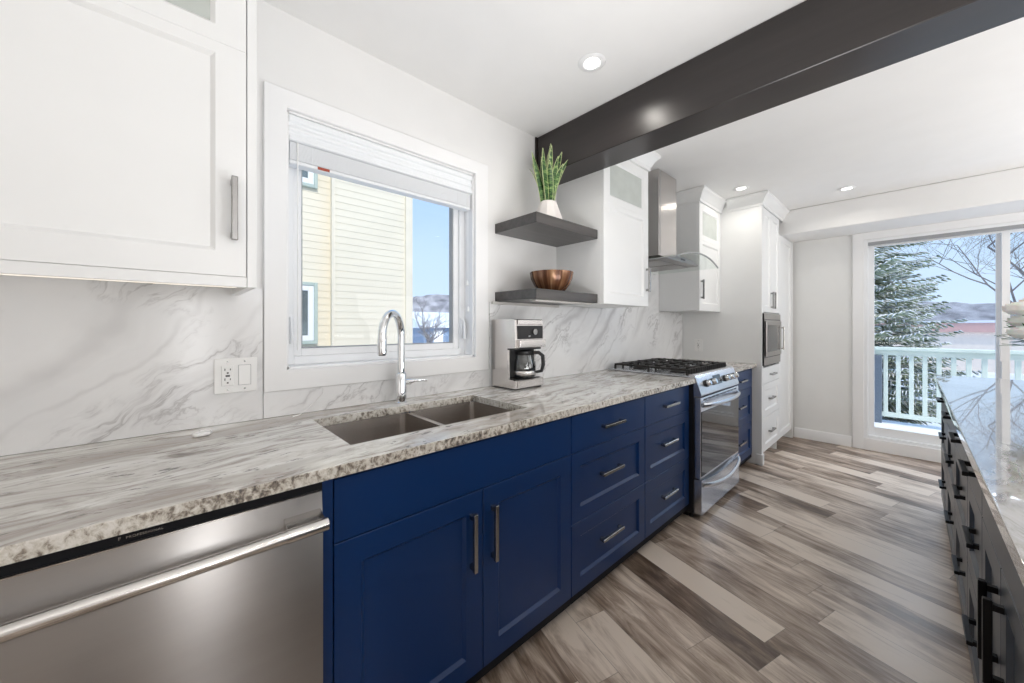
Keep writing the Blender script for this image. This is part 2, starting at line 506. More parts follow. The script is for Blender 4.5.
# far wall with the patio door opening
DY0, DY1, DZ0, DZ1 = -1.43, .33, .12, 2.13
m = MB()
m.box(XF, XF + .16, DY1, YW, 0, ZC); m.box(XF, XF + .16, YR, DY0, 0, ZC)
m.box(XF, XF + .16, DY0, DY1, DZ1, ZC); m.box(XF, XF + .16, DY0, DY1, -.06, DZ0)
struct(m.build('wall_far', M['greywall']))
struct(MB().box(XN, XF, YR - .1, YR, 0, ZC).build('wall_right', M['wall']))
struct(MB().box(XN - .1, XN, YR, YW, 0, ZC).build('wall_near', M['wall']))
# dropped soffit along the far wall
struct(MB().box(4.69, XF - .001, YR + .001, YW - .001, 2.2, ZC - .001, .012, 3).build('trim_soffit', M['wall']))
# beam
o = MB().box(1.71, 1.91, YR + .02, YW - .012, 2.195, ZC - .001, .003).build('trim_beam', M['beam'])
struct(o, 'dark stained beam running across the white ceiling')
struct(MB().box(1.695, 1.925, YW - .011, YW - .001, 2.20, ZC - .001, .002).build('trim_beam_plate', M['beam']))
# baseboard on far wall
m = MB(); m.prism([(XF - .016, .001), (XF - .001, .001), (XF - .001, .11), (XF - .010, .11), (XF - .016, .095)], 'y', .42, .90)
struct(m.build('baseboard_far', M['trim']))

# marble backsplash slabs
ZM = 1.39
def splash(x0, x1, z0, z1):
    m = MB().box(x0, x1, YW - .010, YW - .0005, z0, z1, .0008)
    struct(m.build('trim_backsplash', M['marble']), 'white marble backsplash slab with grey veins')
splash(-1.1, .2505, ZT + .001, ZM)
splash(.2525, 1.3195, ZT + .001, 1.011)
splash(1.3215, 2.47, ZT + .001, ZM)
splash(2.472, 3.37, ZT + .001, 1.735)
splash(3.372, 3.900, ZT + .001, ZM)

# window casing, jamb, frame, sash
m = MB()
T0 = .0745
def casing(m, x0, x1, z0, z1, wl, wr, wt, wb, y0, y1):
    def rc(i, y): return [(x0 - wl + i, y, z0 - wb + i), (x1 + wr - i, y, z0 - wb + i), (x1 + wr - i, y, z1 + wt - i), (x0 - wl + i, y, z1 + wt - i)]
    inn = lambda i, y: [(x0 - i, y, z0 - i), (x1 + i, y, z0 - i), (x1 + i, y, z1 + i), (x0 - i, y, z1 + i)]
    m.rings([rc(0, y1), rc(0, y0 + .002), rc(.002, y0), inn(.002, y0), inn(0, y0 + .002), inn(0, y1), rc(0, y1)], False, False)
casing(m, WX0, WX1, WZ0, WZ1, .0745, .086, .069, .078, YW - .018, YW - .0005)
win = struct(m.build('window_1', M['trim']), 'white cased window above the sink')
m = MB()   # jamb liner
m.box(WX0, WX0 + .008, YW, YW + .15, WZ0, WZ1); m.box(WX1 - .008, WX1, YW, YW + .15, WZ0, WZ1)
m.box(WX0, WX1, YW, YW + .15, WZ1 - .008, WZ1); m.box(WX0, WX1, YW, YW + .15, WZ0, WZ0 + .008)
m.build('jamb', M['trim'], win)
m = MB()   # vinyl frame
def frame(m, x0, x1, z0, z1, w, y0, y1, b=.002):
    m.box(x0, x0 + w, y0, y1, z0, z1, b); m.box(x1 - w, x1, y0, y1, z0, z1, b)
    m.box(x0 + w, x1 - w, y0, y1, z0, z0 + w, b); m.box(x0 + w, x1 - w, y0, y1, z1 - w, z1, b)
frame(m, WX0 + .008, WX1 - .008, WZ0 + .008, WZ1 - .008, .034, YW + .075, YW + .14)
frame(m, WX0 + .042, WX1 - .042, WZ0 + .042, WZ1 - .042, .030, YW + .088, YW + .13)
m.build('sash_frame', M['vinyl'], win)
m = MB(); frame(m, WX0 + .072, WX1 - .072, WZ0 + .072, WZ1 - .072, .005, YW + .095, YW + .125, 0)
m.build('glazing_gasket', M['gasket'], win)
m = MB(); m.box(WX0 + .072, WX1 - .072, YW + .108, YW + .112, WZ0 + .072, WZ1 - .072)
m.build('window_pane', M['glass'], win)
for x in (WX0 + .028, WX1 - .028):
    m = MB(); m.box(x - .011, x + .011, YW + .062, YW + .075, 1.19, 1.30, .004, 2)
    m.tube([(x, YW + .062, 1.29), (x, YW + .050, 1.27), (x, YW + .046, 1.20), (x, YW + .046, 1.185)], [.006, .007, .007, .009], 10)
    m.build('sash_lock', M['vinyl'], win)

# patio door (structure)
m = MB()
X = XF
# casing of the door
m.box(X - .018, X - .0005, DY1, DY1 + .085, .0005, DZ1 + .07, .002)
m.box(X - .018, X - .0005, DY0 - .085, DY0, .0005, DZ1 + .07, .002)
m.box(X - .018, X - .0005, DY0, DY1, DZ1, DZ1 + .07, .002)
m.box(X - .018, X - .0005, DY0, DY1, .0005, .12, .002)
door = struct(m.build('door_1', M['trim']), 'white framed sliding patio door in the far wall')
m = MB()
def framey(m, y0, y1, z0, z1, w, x0, x1, b=.002, wb=None):
    wb = wb or w
    m.box(x0, x1, y0, y0 + w, z0, z1, b); m.box(x0, x1, y1 - w, y1, z0, z1, b)
    m.box(x0, x1, y0 + w, y1 - w, z0, z0 + wb, b); m.box(x0, x1, y0 + w, y1 - w, z1 - w, z1, b)
framey(m, DY0, DY1, DZ0, DZ1, .028, X + .0, X + .15)
m.build('door_frame', M['vinyl'], door)
MS = -.535
for (a, b, xx) in ((MS - .035, DY1 - .028, X + .045), (DY0 + .028, MS + .035, X + .09)):
    m = MB(); framey(m, a, b, DZ0 + .028, DZ1 - .028, .045, xx, xx + .035, wb=.085)
    pn = m.build('sliding_panel', M['vinyl'], door)
    m = MB(); m.box(xx + .015, xx + .020, a + .045, b - .045, DZ0 + .113, DZ1 - .073)
    m.build('door_pane', M['glass'], pn)
m = MB(); m.box(X + .0, X + .028, DY0 + .03, DY1 - .03, DZ1 - .060, DZ1 - .028, .002)
m.build('blind_track', M['gasket'], door)
m = MB(); m.box(X + .028, X + .044, MS + .01, MS + .022, .95, 1.15, .003)
m.build('door_handle', M['vinyl'], door)

# ================================================================== COUNTERS
CY0 = .952
HX0, HX1, HY0, HY1 = .383, 1.10, 1.092, 1.475
def slab_counter(pieces, name, mat, rough_edge_y=None):
    m = MB()
    for (x0, x1, y0, y1) in pieces: m.box(x0, x1, y0, y1, ZT - .030, ZT)
    bmesh.ops.remove_doubles(m.bm, verts=m.bm.verts, dist=1e-5)
    return m.build(name, mat)
def grid_slab(xs, ys, holes, name, mat, front=None, ny=-1, z0=None, amp=.0025):
    """one continuous slab; its front edge is eased and lightly chiselled"""
    m = MB(); bm = m.bm
    z0 = ZT - .030 if z0 is None else z0
    def cellok(i, j):
        cx, cy = (xs[i] + xs[i + 1]) / 2, (ys[j] + ys[j + 1]) / 2
        return not any(a < cx < b and c < cy < d for a, b, c, d in holes)
    vt = {}; 
    def V(i, j, k):
        key = (i, j, k)
        if key not in vt: vt[key] = bm.verts.new((xs[i], ys[j], ZT if k else z0))
        return vt[key]
    nx, nyy = len(xs) - 1, len(ys) - 1
    for i in range(nx):
        for j in range(nyy):
            if not cellok(i, j): continue
            bm.faces.new((V(i, j, 1), V(i + 1, j, 1), V(i + 1, j + 1, 1), V(i, j + 1, 1)))
            bm.faces.new((V(i, j, 0), V(i, j + 1, 0), V(i + 1, j + 1, 0), V(i + 1, j, 0)))
            for (di, dj, a, b) in ((0, -1, (i, j), (i + 1, j)), (0, 1, (i + 1, j + 1), (i, j + 1)), (-1, 0, (i, j + 1), (i, j)), (1, 0, (i + 1, j), (i + 1, j + 1))):
                ii, jj = i + di, j + dj
                if not (0 <= ii < nx and 0 <= jj < nyy) or not cellok(ii, jj):
                    bm.faces.new((V(*a, 0), V(*b, 0), V(*b, 1), V(*a, 1)))
    bmesh.ops.dissolve_limit(bm, angle_limit=.01, verts=bm.verts, edges=bm.edges)
    es = [e for e in bm.edges if len(e.link_faces) == 2 and e.calc_face_angle(0) > 1 and all(abs(v.co.z - ZT) < 1e-5 for v in e.verts)]
    bmesh.ops.bevel(bm, geom=es, offset=.004, segments=2, affect='EDGES', profile=.5); m.wn = True
    return m.build(name, mat)
o = grid_slab([-1.1, HX0, HX1, 2.492], [CY0, HY0, HY1, YW - .001], [(HX0, HX1, HY0, HY1)], 'countertop', M['granite'])
tag(o, 'long streaked granite countertop holding the double sink', 'countertop')
o = grid_slab([3.268, 3.903], [CY0, YW - .001], [], 'countertop', M['granite'])
tag(o, 'short granite countertop between the stove and the tall white cabinet', 'countertop')
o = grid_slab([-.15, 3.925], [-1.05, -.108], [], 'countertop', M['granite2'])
tag(o, 'wide glossy granite countertop on top of the island', 'countertop')

# ================================================================== BLUE BASE CABINETS
ZB, ZTOPF = .095, .868
def carcass(root, x0, x1, yf, yb, ny, mat, kick, top=.884, kickd=.07):
    m = MB(); m.box(x0 + .001, x1 - .001, yf - ny * .0215, yb, ZB, top)
    c = m.build('body', mat, root)
    m = MB(); m.box(x0 + .001, x1 - .001, yf - ny * .004, yf - ny * .021, .064, ZB - .0005); m.build('bottom_rail', M['matte'], root)  # matte black strip added for the dark band below the doors
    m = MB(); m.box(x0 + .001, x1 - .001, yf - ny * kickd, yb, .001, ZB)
    m.build('toe_kick', kick, root)
    return c
def sink_base():
    x0, x1 = .302, 1.2565
    r = thing('sink_cabinet', 'navy blue two-door base cabinet under the double sink', 'cabinet', ((x0 + x1) / 2, 1.3, 0))
    m = MB()
    y0, y1 = YD + .0215, 1.6
    m.box(x0 + .001, x0 + .02, y0, y1, ZB, .884); m.box(x1 - .02, x1 - .001, y0, y1, ZB, .884)
    m.box(x0 + .02, x1 - .02, y0, y1, ZB, ZB + .02); m.box(x0 + .02, x1 - .02, y1 - .01, y1, ZB + .02, .884)
    m.box(x0 + .02, x1 - .02, y0, y0 + .02, .68, .884)
    m.build('body', M['blue'], r)
    m = MB(); m.box(x0 + .001, x1 - .001, YD + .004, YD + .021, .064, ZB - .0005); m.build('bottom_rail', M['matte'], r)  # same added black strip as below the other base cabinet fronts
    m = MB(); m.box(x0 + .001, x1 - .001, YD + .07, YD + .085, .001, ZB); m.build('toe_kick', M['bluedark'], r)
    m = MB(); slab(m, x0 + .0015, x1 - .0015, .7075, ZTOPF, YD, -1); m.build('false_front', M['blue'], r)
    xm = (x0 + x1) / 2
    for (a, b, hx) in ((x0 + .0015, xm - .0015, xm - .050), (xm + .0015, x1 - .0015, xm + .040)):
        m = MB(); shaker(m, a, b, ZB + .001, .7045, YD, -1, st=(.068,) * 4)
        d = m.build('door', M['blue'], r)
        m = MB(); pull(m, hx, YD, .548, .19, 'z', -1); m.build('handle', M['nickel'], d)
    return r
sink_base()
def drawer_base(x0, x1, yf, yb, ny, mat, kick, hm, label, xc, L=.18, lastk=None):
    r = thing('drawer_cabinet', label, 'cabinet', ((x0 + x1) / 2, (yf + yb) / 2, 0), None)
    carcass(r, x0, x1, yf, yb, ny, mat, kick)
    for k, (z0, z1) in enumerate(((.7075, ZTOPF), (.4015, .7045), (ZB + .001, .3985))):
        m = MB()
        if k == 0: slab(m, x0 + .0015, x1 - .0015, z0, z1, yf, ny)
        else: shaker(m, x0 + .0015, x1 - .0015, z0, z1, yf, ny, st=(.062,) * 4)
        d = m.build('drawer', mat, r)
        rec = 0 if k == 0 else .009
        m = MB(); pull(m, xc, yf - ny * rec, (z0 + z1) / 2 + (.01 if k else 0), L, 'x', ny); m.build('handle', hm, d)
    return r
drawer_base(1.2575, 1.8975, YD, 1.6, -1, M['blue'], M['bluedark'], M['nickel'], 'navy blue three-drawer base cabinet beside the sink cabinet', 1.565)
drawer_base(1.8985, 2.4835, YD, 1.6, -1, M['blue'], M['bluedark'], M['nickel'], 'navy blue three-drawer base cabinet directly left of the stove', 2.19)
drawer_base(3.275, 3.885, YD, 1.6, -1, M['blue'], M['bluedark'], M['nickel'], 'navy blue three-drawer base cabinet between the stove and the white pantry', 3.57)
m = MB(); m.box(.273, .3005, YD - .0, 1.6, .001, .884, .001)
tag(m.build('end_panel', M['blue']), 'narrow navy blue filler panel between the dishwasher and the sink cabinet', 'panel')

# ================================================================== DISHWASHER
def dishwasher():
    x0, x1 = -.330, .2715
    r = thing('dishwasher', 'stainless steel dishwasher with a tubular towel-bar handle under the countertop', 'dishwasher', ((x0 + x1) / 2, 1.28, 0))
    m = MB(); m.box(x0, x1, .985, 1.58, .09, .878, .002); m.build('tub', M['black'], r)
    m = MB(); m.box(x0, x1, 1.02, 1.5, .001, .0895); m.build('toe_kick', M['black'], r)
    m = MB(); m.box(x0, x1, .970, .985, .8605, .8835); cp = m.build('control_strip', M['matte'], r)
    # door: gently bowed panel with a sloped lip along the top
    m = MB()
    prof = [(.984, .11), (.962, .11), (.958, .30), (.957, .60), (.958, .79), (.960, .796), (.967, .8585), (.984, .8585)]
    m.prism(prof, 'x', x0 + .002, x1 - .0015)
    d = m.build('door', M['steel'], r, ang=.5)
    m = MB(); m.box(x0 + .002, x1 - .0015, .9640, .9700, .8575, .8605, .0008); m.build('door_edge', M['chrome'], d)
    m = MB(); zc = .797
    m.tube([(x0 + .002, .921, zc), (x1 - .002, .921, zc)], .0135, 24)
    hd = m.build('handle', M['handle_steel'], d)
    for xx in (x0 + .045, x1 - .045):
        m = MB(); m.prism([(.960, zc - .008), (.960, zc + .024), (.921, zc + .0135), (.921, zc - .010)], 'x', xx - .038, xx + .038, .001)
        m.tube([(xx - .040, .921, zc), (xx + .043, .921, zc)], .0150, 24)
        m.build('handle_bracket', M['handle_steel'], hd)
    # badge lettering
    for (t, xx, s) in (('F', -.068, .0085), ('PROFESSIONAL', -.058, .0065)):
        cu = bpy.data.curves.new('badge', 'FONT'); cu.body = t; cu.size = s; cu.extrude = .0002; cu.space_character = 1.15
        tmp = bpy.data.objects.new('tmp', cu); C.objects.link(tmp); bpy.context.view_layer.update()
        me = bpy.data.meshes.new_from_object(tmp.evaluated_get(bpy.context.evaluated_depsgraph_get()))
        bpy.data.objects.remove(tmp)
        me.transform(Matrix.Translation(Vector((xx, .9692, .8685)) - ORG[r.name]) @ Matrix.Rotation(R(90), 4, 'X'))
        me.materials.clear(); me.materials.append(M['nickel'])
        ob = bpy.data.objects.new('badge', me); C.objects.link(ob); ob.parent = cp; ORG[ob.name] = ORG[r.name]
dishwasher()

# ================================================================== SINK + FAUCET
def sink():
    r = thing('sink', 'double bowl undermount stainless steel sink in the granite countertop', 'sink', (.734, 1.277, .885))
    def bowl(x0, x1, y0, y1, name):
        m = MB(); z1, z0 = .883, .70
        def rr(x0, x1, y0, y1, z, rad, n=5):
            pts = []
            for (cx, cy, a0) in ((x1 - rad, y1 - rad, 0), (x0 + rad, y1 - rad, 90), (x0 + rad, y0 + rad, 180), (x1 - rad, y0 + rad, 270)):
                for k in range(n + 1):
                    a = R(a0 + 90 * k / n); pts.append((cx + rad * math.cos(a), cy + rad * math.sin(a), z))
            return pts
        rs = [rr(x0 - .004, x1 + .004, y0 - .004, y1 + .004, z0 - .004, .028), rr(x0 - .004, x1 + .004, y0 - .004, y1 + .004, z1, .028),
              rr(x0, x1, y0, y1, z1, .024), rr(x0 + .004, x1 - .004, y0 + .004, y1 - .004, z0 + .02, .03), rr(x0 + .02, x1 - .02, y0 + .02, y1 - .02, z0, .03)]
        m.rings(rs)
        b = m.build(name, M['sinksteel'], r)
        m = MB(); cx, cy = (x0 + x1) / 2, (y0 + y1) / 2 + .03
        m.lathe(cx, cy, [(.045, z0 + .0005), (.045, z0 + .003), (.036, z0 + .003), (.030, z0 + .001), (.0, z0 + .001)], 28)
        m.build('drain', M['chrome'], b)
    bowl(HX0 - .004, .742, HY0 - .004, HY1 + .004, 'bowl')
    bowl(.762, HX1 + .004, HY0 - .004, HY1 + .004, 'bowl')
    m = MB(); m.box(.7465, .7575, HY0 - .003, HY1 + .003, .868, .883, .002); m.build('divider', M['sinksteel'], r)
sink()
def faucet():
    bx, by = .752, 1.535
    r = thing('faucet', 'tall chrome gooseneck faucet standing behind the sink', 'faucet', (bx, by, ZT))
    m = MB(); m.lathe(bx, by, [(.026, ZT + .0005), (.026, ZT + .006), (.0235, ZT + .008), (.0235, ZT + .128), (.021, ZT + .133), (.0175, ZT + .135), (0, ZT + .135)], 28)
    m.build('base', M['chrome'], r)
    dx, dy = -math.cos(R(42)), -math.sin(R(42))
    Rr, top = .095, 1.213
    pts = [(bx, by, ZT + .11)]
    for k in range(6): pts.append((bx, by, ZT + .11 + (top - ZT - .11) * (k + 1) / 6))
    for k in range(1, 17):
        a = PI * k / 16
        q = Rr * (1 - math.cos(a))
        pts.append((bx + dx * q, by + dy * q, top + Rr * math.sin(a)))
    ex, ey = bx + dx * 2 * Rr, by + dy * 2 * Rr
    pts.append((ex, ey, 1.205)); 
    m = MB(); m.tube(pts, .0162, 18); m.build('spout', M['chrome'], r)
    m = MB(); m.lathe(ex, ey, [(.0168, 1.208), (.0182, 1.204), (.0182, 1.150), (.0170, 1.142), (0, 1.142)], 22); sh = m.build('spray_head', M['chrome'], r)
    m = MB(); m.lathe(ex, ey, [(.0135, 1.1435), (.0135, 1.139), (0, 1.139)], 18); m.build('aerator', M['black'], sh)
    m = MB(); z = 1.005
    m.tube([(bx + .015, by, z), (bx + .045, by - .004, z)], .0135, 16)
    m.tube([(bx + .040, by - .004, z), (bx + .058, by - .006, z + .004)], .010, 14)
    m.tube([(bx + .052, by - .006, z + .003), (bx + .080, by - .014, z + .004), (bx + .118, by - .022, z)], [.0065, .0055, .0042], 12)
    m.build('lever', M['chrome'], r)
faucet()

# ================================================================== COFFEE MAKER
def coffee_maker():
    x0, x1, y0, y1 = 1.328, 1.548, 1.412, 1.598
    r = thing('coffee_maker', 'silver drip coffee maker with black glass carafe on the granite countertop', 'coffee maker', ((x0 + x1) / 2, 1.5, ZT))
    z = ZT + .008
    m = MB(); m.box(x0 + .006, x1 - .006, y0 + .008, y1 - .004, ZT + .0005, z + .001, .003); m.build('foot', M['black'], r)
    m = MB()
    prof = [(y1, z), (y0, z), (y0, z + .042), (y0 + .020, z + .046), (y0 + .105, z + .046), (y0 + .108, z + .212), (y0 + .0, z + .215), (y0 + .0, z + .252), (y0 + .004, 1.287), (y0 + .012, 1.291), (y1 - .006, 1.291), (y1, 1.286)]
    # side shells (cream silver) at both sides
    for (a, b) in ((x0, x0 + .014), (x1 - .014, x1)):
        m.prism([(p[0] if i not in (4, 5) else p[0] - .05, p[1]) for i, p in enumerate(prof)], 'x', a, b)
    m.prism([(p[0] + .002 if i < 2 else p[0], p[1]) for i, p in enumerate(prof)], 'x', x0 + .0142, x1 - .0142)
    bd = m.build('housing', M['steelv'], r)
    m = MB()
    m.box(x0 + .0005, x1 - .0005, y0 + .058, y0 + .104, z + .0465, z + .2125)
    m.box(x0 + .015, x1 - .015, y0 + .012, y0 + .104, z + .0445, z + .048, .001)
    m.box(x0 + .008, x1 - .008, y0 + .010, y0 + .104, z + .203, z + .2145, .001)
    m.build('carafe_bay', M['black'], r)
    m = MB(); m.box(x0 + .020, x1 - .008, y0 - .005, y0 + .002, z + .262, z + .334, .002); dp = m.build('display_panel', M['black'], r)
    m = MB(); m.cyl(((x0 + x1) / 2 + .03, y0 - .005, z + .300), ((x0 + x1) / 2 + .03, y0 - .016, z + .300), .016, 24); m.build('dial', M['nickel'], dp)
    m = MB(); m.box((x0 + x1) / 2 - .015, (x0 + x1) / 2 + .002, y0 - .008, y0 - .0045, z + .270, z + .284, .002); m.build('button', M['nickel'], dp)
    m = MB(); m.box(x0 + .020, x1 + .002, y0 - .020, y0 + .001, z + .216, z + .258, .004, 2); m.build('filter_basket', M['steelv'], r)
    m = MB(); m.box(x0 + .020, x1 - .006, y0 - .004, y0 + .001, z + .340, z + .366, .002); m.build('top_band', M['steelv'], r)
    m = MB(); m.box(x0 + .020, x1 - .006, y0 - .004, y0 + .001, z + .004, z + .040, .002); m.build('base_plate', M['steelv'], r)
    cx, cy = (x0 + x1) / 2 + .004, y0 + .052
    m = MB(); m.lathe(cx, cy, [(.050, z + .050), (.062, z + .055), (.068, z + .085), (.067, z + .12), (.056, z + .165), (.050, z + .182), (.048, z + .182), (.054, z + .164), (.065, z + .12), (.066, z + .085), (.060, z + .057), (0, z + .052)], 32)
    ca = m.build('carafe', M['carafe'], r)
    m = MB(); m.lathe(cx, cy, [(.052, z + .172), (.054, z + .176), (.054, z + .192), (.040, z + .200), (0, z + .200)], 32); m.build('carafe_lid', M['black'], ca)
    m = MB(); m.lathe(cx, cy, [(.0685, z + .066), (.0695, z + .068), (.0695, z + .086), (.0685, z + .088)], 32); m.build('carafe_band', M['steelv'], ca)
    m = MB(); hx = cx + .052 * math.cos(R(-50)); hy = cy + .052 * math.sin(R(-50)); ux, uy = math.cos(R(-50)), math.sin(R(-50))
    m.tube([(hx, hy, z + .184), (hx + ux * .032, hy + uy * .032, z + .186), (hx + ux * .055, hy + uy * .055, z + .168), (hx + ux * .058, hy + uy * .058, z + .12), (hx + ux * .048, hy + uy * .048, z + .085), (hx + ux * .018, hy + uy * .018, z + .078)], [.010, .010, .011, .011, .010, .008], 12)
    m.build('carafe_handle', M['black'], ca)
coffee_maker()

# ================================================================== OUTLETS
def outlet_plate(loc, label, wide=True, rotz=0, grp=None):
    r = thing('wall_outlet', label, 'outlet', (0, 0, 0), grp)
    W = .122 if wide else .075
    m = MB(); m.box(-W / 2, W / 2, -.0065, 0, -.060, .060, .003, 2); m.build('cover_plate', M['outlet'], r)
    xs = (-.024, .024) if wide else (0,)
    m = MB(); m.box(xs[0] - .0175, xs[0] + .0175, -.0095, -.0067, -.0345, .0345, .0015); rc = m.build('receptacle', M['outlet'], r)
    m = MB()
    for zz in (.017, -.017):
        m.box(xs[0] - .009, xs[0] - .0065, -.0100, -.0096, zz + .001, zz + .009); m.box(xs[0] + .0060, xs[0] + .0085, -.0100, -.0096, zz + .002, zz + .008)
        m.cyl((xs[0], -.0096, zz - .007), (xs[0], -.0100, zz - .007), .0030, 12)
    m.box(xs[0] - .006, xs[0] + .006, -.0104, -.0097, -.003, .003)
    m.build('socket_slots', M['slot'], rc)
    if wide:
        m = MB(); m.prism([(-.0067, -.033), (-.0067, .033), (-.0085, .033), (-.0115, -.033)], 'x', xs[1] - .0165, xs[1] + .0165); m.build('rocker_switch', M['outlet'], r)
        m = MB(); frame(m, xs[1] - .0185, xs[1] + .0185, -.0355, .0355, .0012, -.0072, -.0066, 0); m.build('switch_gap', M['gasket'], r)
    for x in xs:
        for zz in (.048, -.048):
            m = MB(); m.cyl((x, -.0066, zz), (x, -.0078, zz), .0028, 10); m.build('screw', M['nickel'], r)
    r.location = loc; r.rotation_euler = (0, 0, rotz)
    return r
outlet_plate((.1715, YW - .0105, 1.083), 'white double outlet and switch plate on the marble left of the window')
outlet_plate((3.9055, 1.455, 1.06), 'small white outlet on the side of the tall white cabinet', False, R(-90))

# cord and small white clip
m = MB(); m.tube([(.452, YW - .020, 1.008), (.452, YW - .017, .985), (.42, YW - .022, .955), (.38, YW - .03, .925), (.36, YW - .045, .9185), (.335, YW - .060, .9185)], .0016, 8)
tag(m.build('cord', M['outlet']), 'thin white cord hanging from the window trim down to the countertop', 'cord')
m = MB()
m.prism([(.055, 1.475), (.092, 1.480), (.100, 1.500), (.090, 1.512), (.062, 1.506), (.050, 1.490)], 'z', ZT + .0008, ZT + .012, .003)
m.prism([(.066, 1.484), (.098, 1.488), (.094, 1.502), (.070, 1.498)], 'z', ZT + .012, ZT + .017, .002)
tag(m.build('paper_scrap', M['outlet']), 'small crumpled white scrap lying on the countertop below the outlet', 'scrap')

# ================================================================== UPPER CABINETS
YU = 1.252
def upper(x0, x1, label, hand_x, crown_l=True, crown_r=True, rail=.0, depth_y=YW - .001, glow=0, hz=1.575, hl=.17):
    r = thing('wall_cabinet', label, 'cabinet', ((x0 + x1) / 2, (YU + YW) / 2, 1.39))
    m = MB()
    z0, z1 = 1.392, 2.335
    y0 = YU + .0205
    m.box(x0, x0 + .018, y0, depth_y, z0, z1); m.box(x1 - .018, x1, y0, depth_y, z0, z1)
    m.box(x0 + .018, x1 - .018, y0, depth_y, z0, z0 + .018); m.box(x0 + .018, x1 - .018, y0, depth_y, z1 - .018, z1)
    m.box(x0 + .018, x1 - .018, depth_y - .006, depth_y, z0 + .018, z1 - .018)
    m.box(x0 + .018, x1 - .018, y0 + .02, depth_y - .006, 2.02, 2.036)
    m.build('body', M['cabwhite'], r)
    m = MB(); m.box(x0, x1, YU + .0005, depth_y, 2.3355, ZC - .004); m.build('frieze', M['cabwhite'], r)
    m = MB(); crown(m, x0, x1, YU, depth_y, crown_l, crown_r); m.build('crown_moulding', M['cabwhite'], r)
    dl, dr = x0 + .0015, x1 - .0015
    m = MB()
    shaker(m, dl, dr, z0 - .002, 2.010, YU, -1, st=(.067, .067, .066, .030))
    # glazed upper light of the same door
    l, rr_ = .067, .067
    shaker(m, dl, dr, 2.010, 2.333, YU, -1, st=(l, rr_, .045, .058), hole=True)
    d = m.build('door', M['cabwhite'], r)
    m = MB(); m.box(dl + l - .002, dr - rr_ + .002, YU + .010, YU + .014, 2.05, 2.28); m.build('door_glass', M['frost'], d)
    m = MB(); pull(m, hand_x, YU, hz, hl, 'z', -1); m.build('handle', M['nickel'], d)
    return r
upper(1.907, 2.461, 'white wall cabinet with frosted glass top between the floating shelves and the hood', 2.432)
upper(3.380, 3.9035, 'white wall cabinet with frosted glass top between the hood and the tall pantry', 3.412, True, False)
# left one : own stile and light rail
def upper_left():
    x0, x1 = -.42, .158
    r = upper(x0, x1, 'large white wall cabinet at the far left above the dishwasher', x1 - .030, True, False, hz=1.570)
    m = MB(); m.box(x1 + .0005, x1 + .022, YU - .0, YW - .002, 1.362, ZC - .006, .001); m.build('end_stile', M['cabwhite'], r)
    m = MB(); m.box(x0, x1, YU + .002, YU + .020, 1.362, 1.3895, .001); lr = m.build('light_rail', M['cabwhite'], r)
    m = MB(); m.box(x0 + .02, x1 - .02, YU + .0205, YU + .034, 1.362, 1.372, .001); m.build('lamp_strip', M['led'], lr)
upper_left()

# ================================================================== SHELVES + DECOR
def shelf(z0, z1, label):
    m = MB(); m.box(1.3655, 1.9055, 1.293, YW - .001, z0, z1, .002)
    o = m.build('floating_shelf', M['shelf']); tag(o, label, 'shelf'); return o
shelf(1.783, 1.838, 'dark floating shelf holding the snake plant')
s2 = shelf(1.395, 1.448, 'lower dark floating shelf holding the wooden bowl')
m = MB(); m.box(1.33, 1.90, YW - .030, YW - .0105, 1.378, 1.3935, .001)
m.box(1.40, 1.90, 1.33, 1.36, 1.385, 1.3945, .001)
tag(m.build('light_bar', M['stone']), 'pale under-shelf light strip beneath the lower dark shelf', 'light')

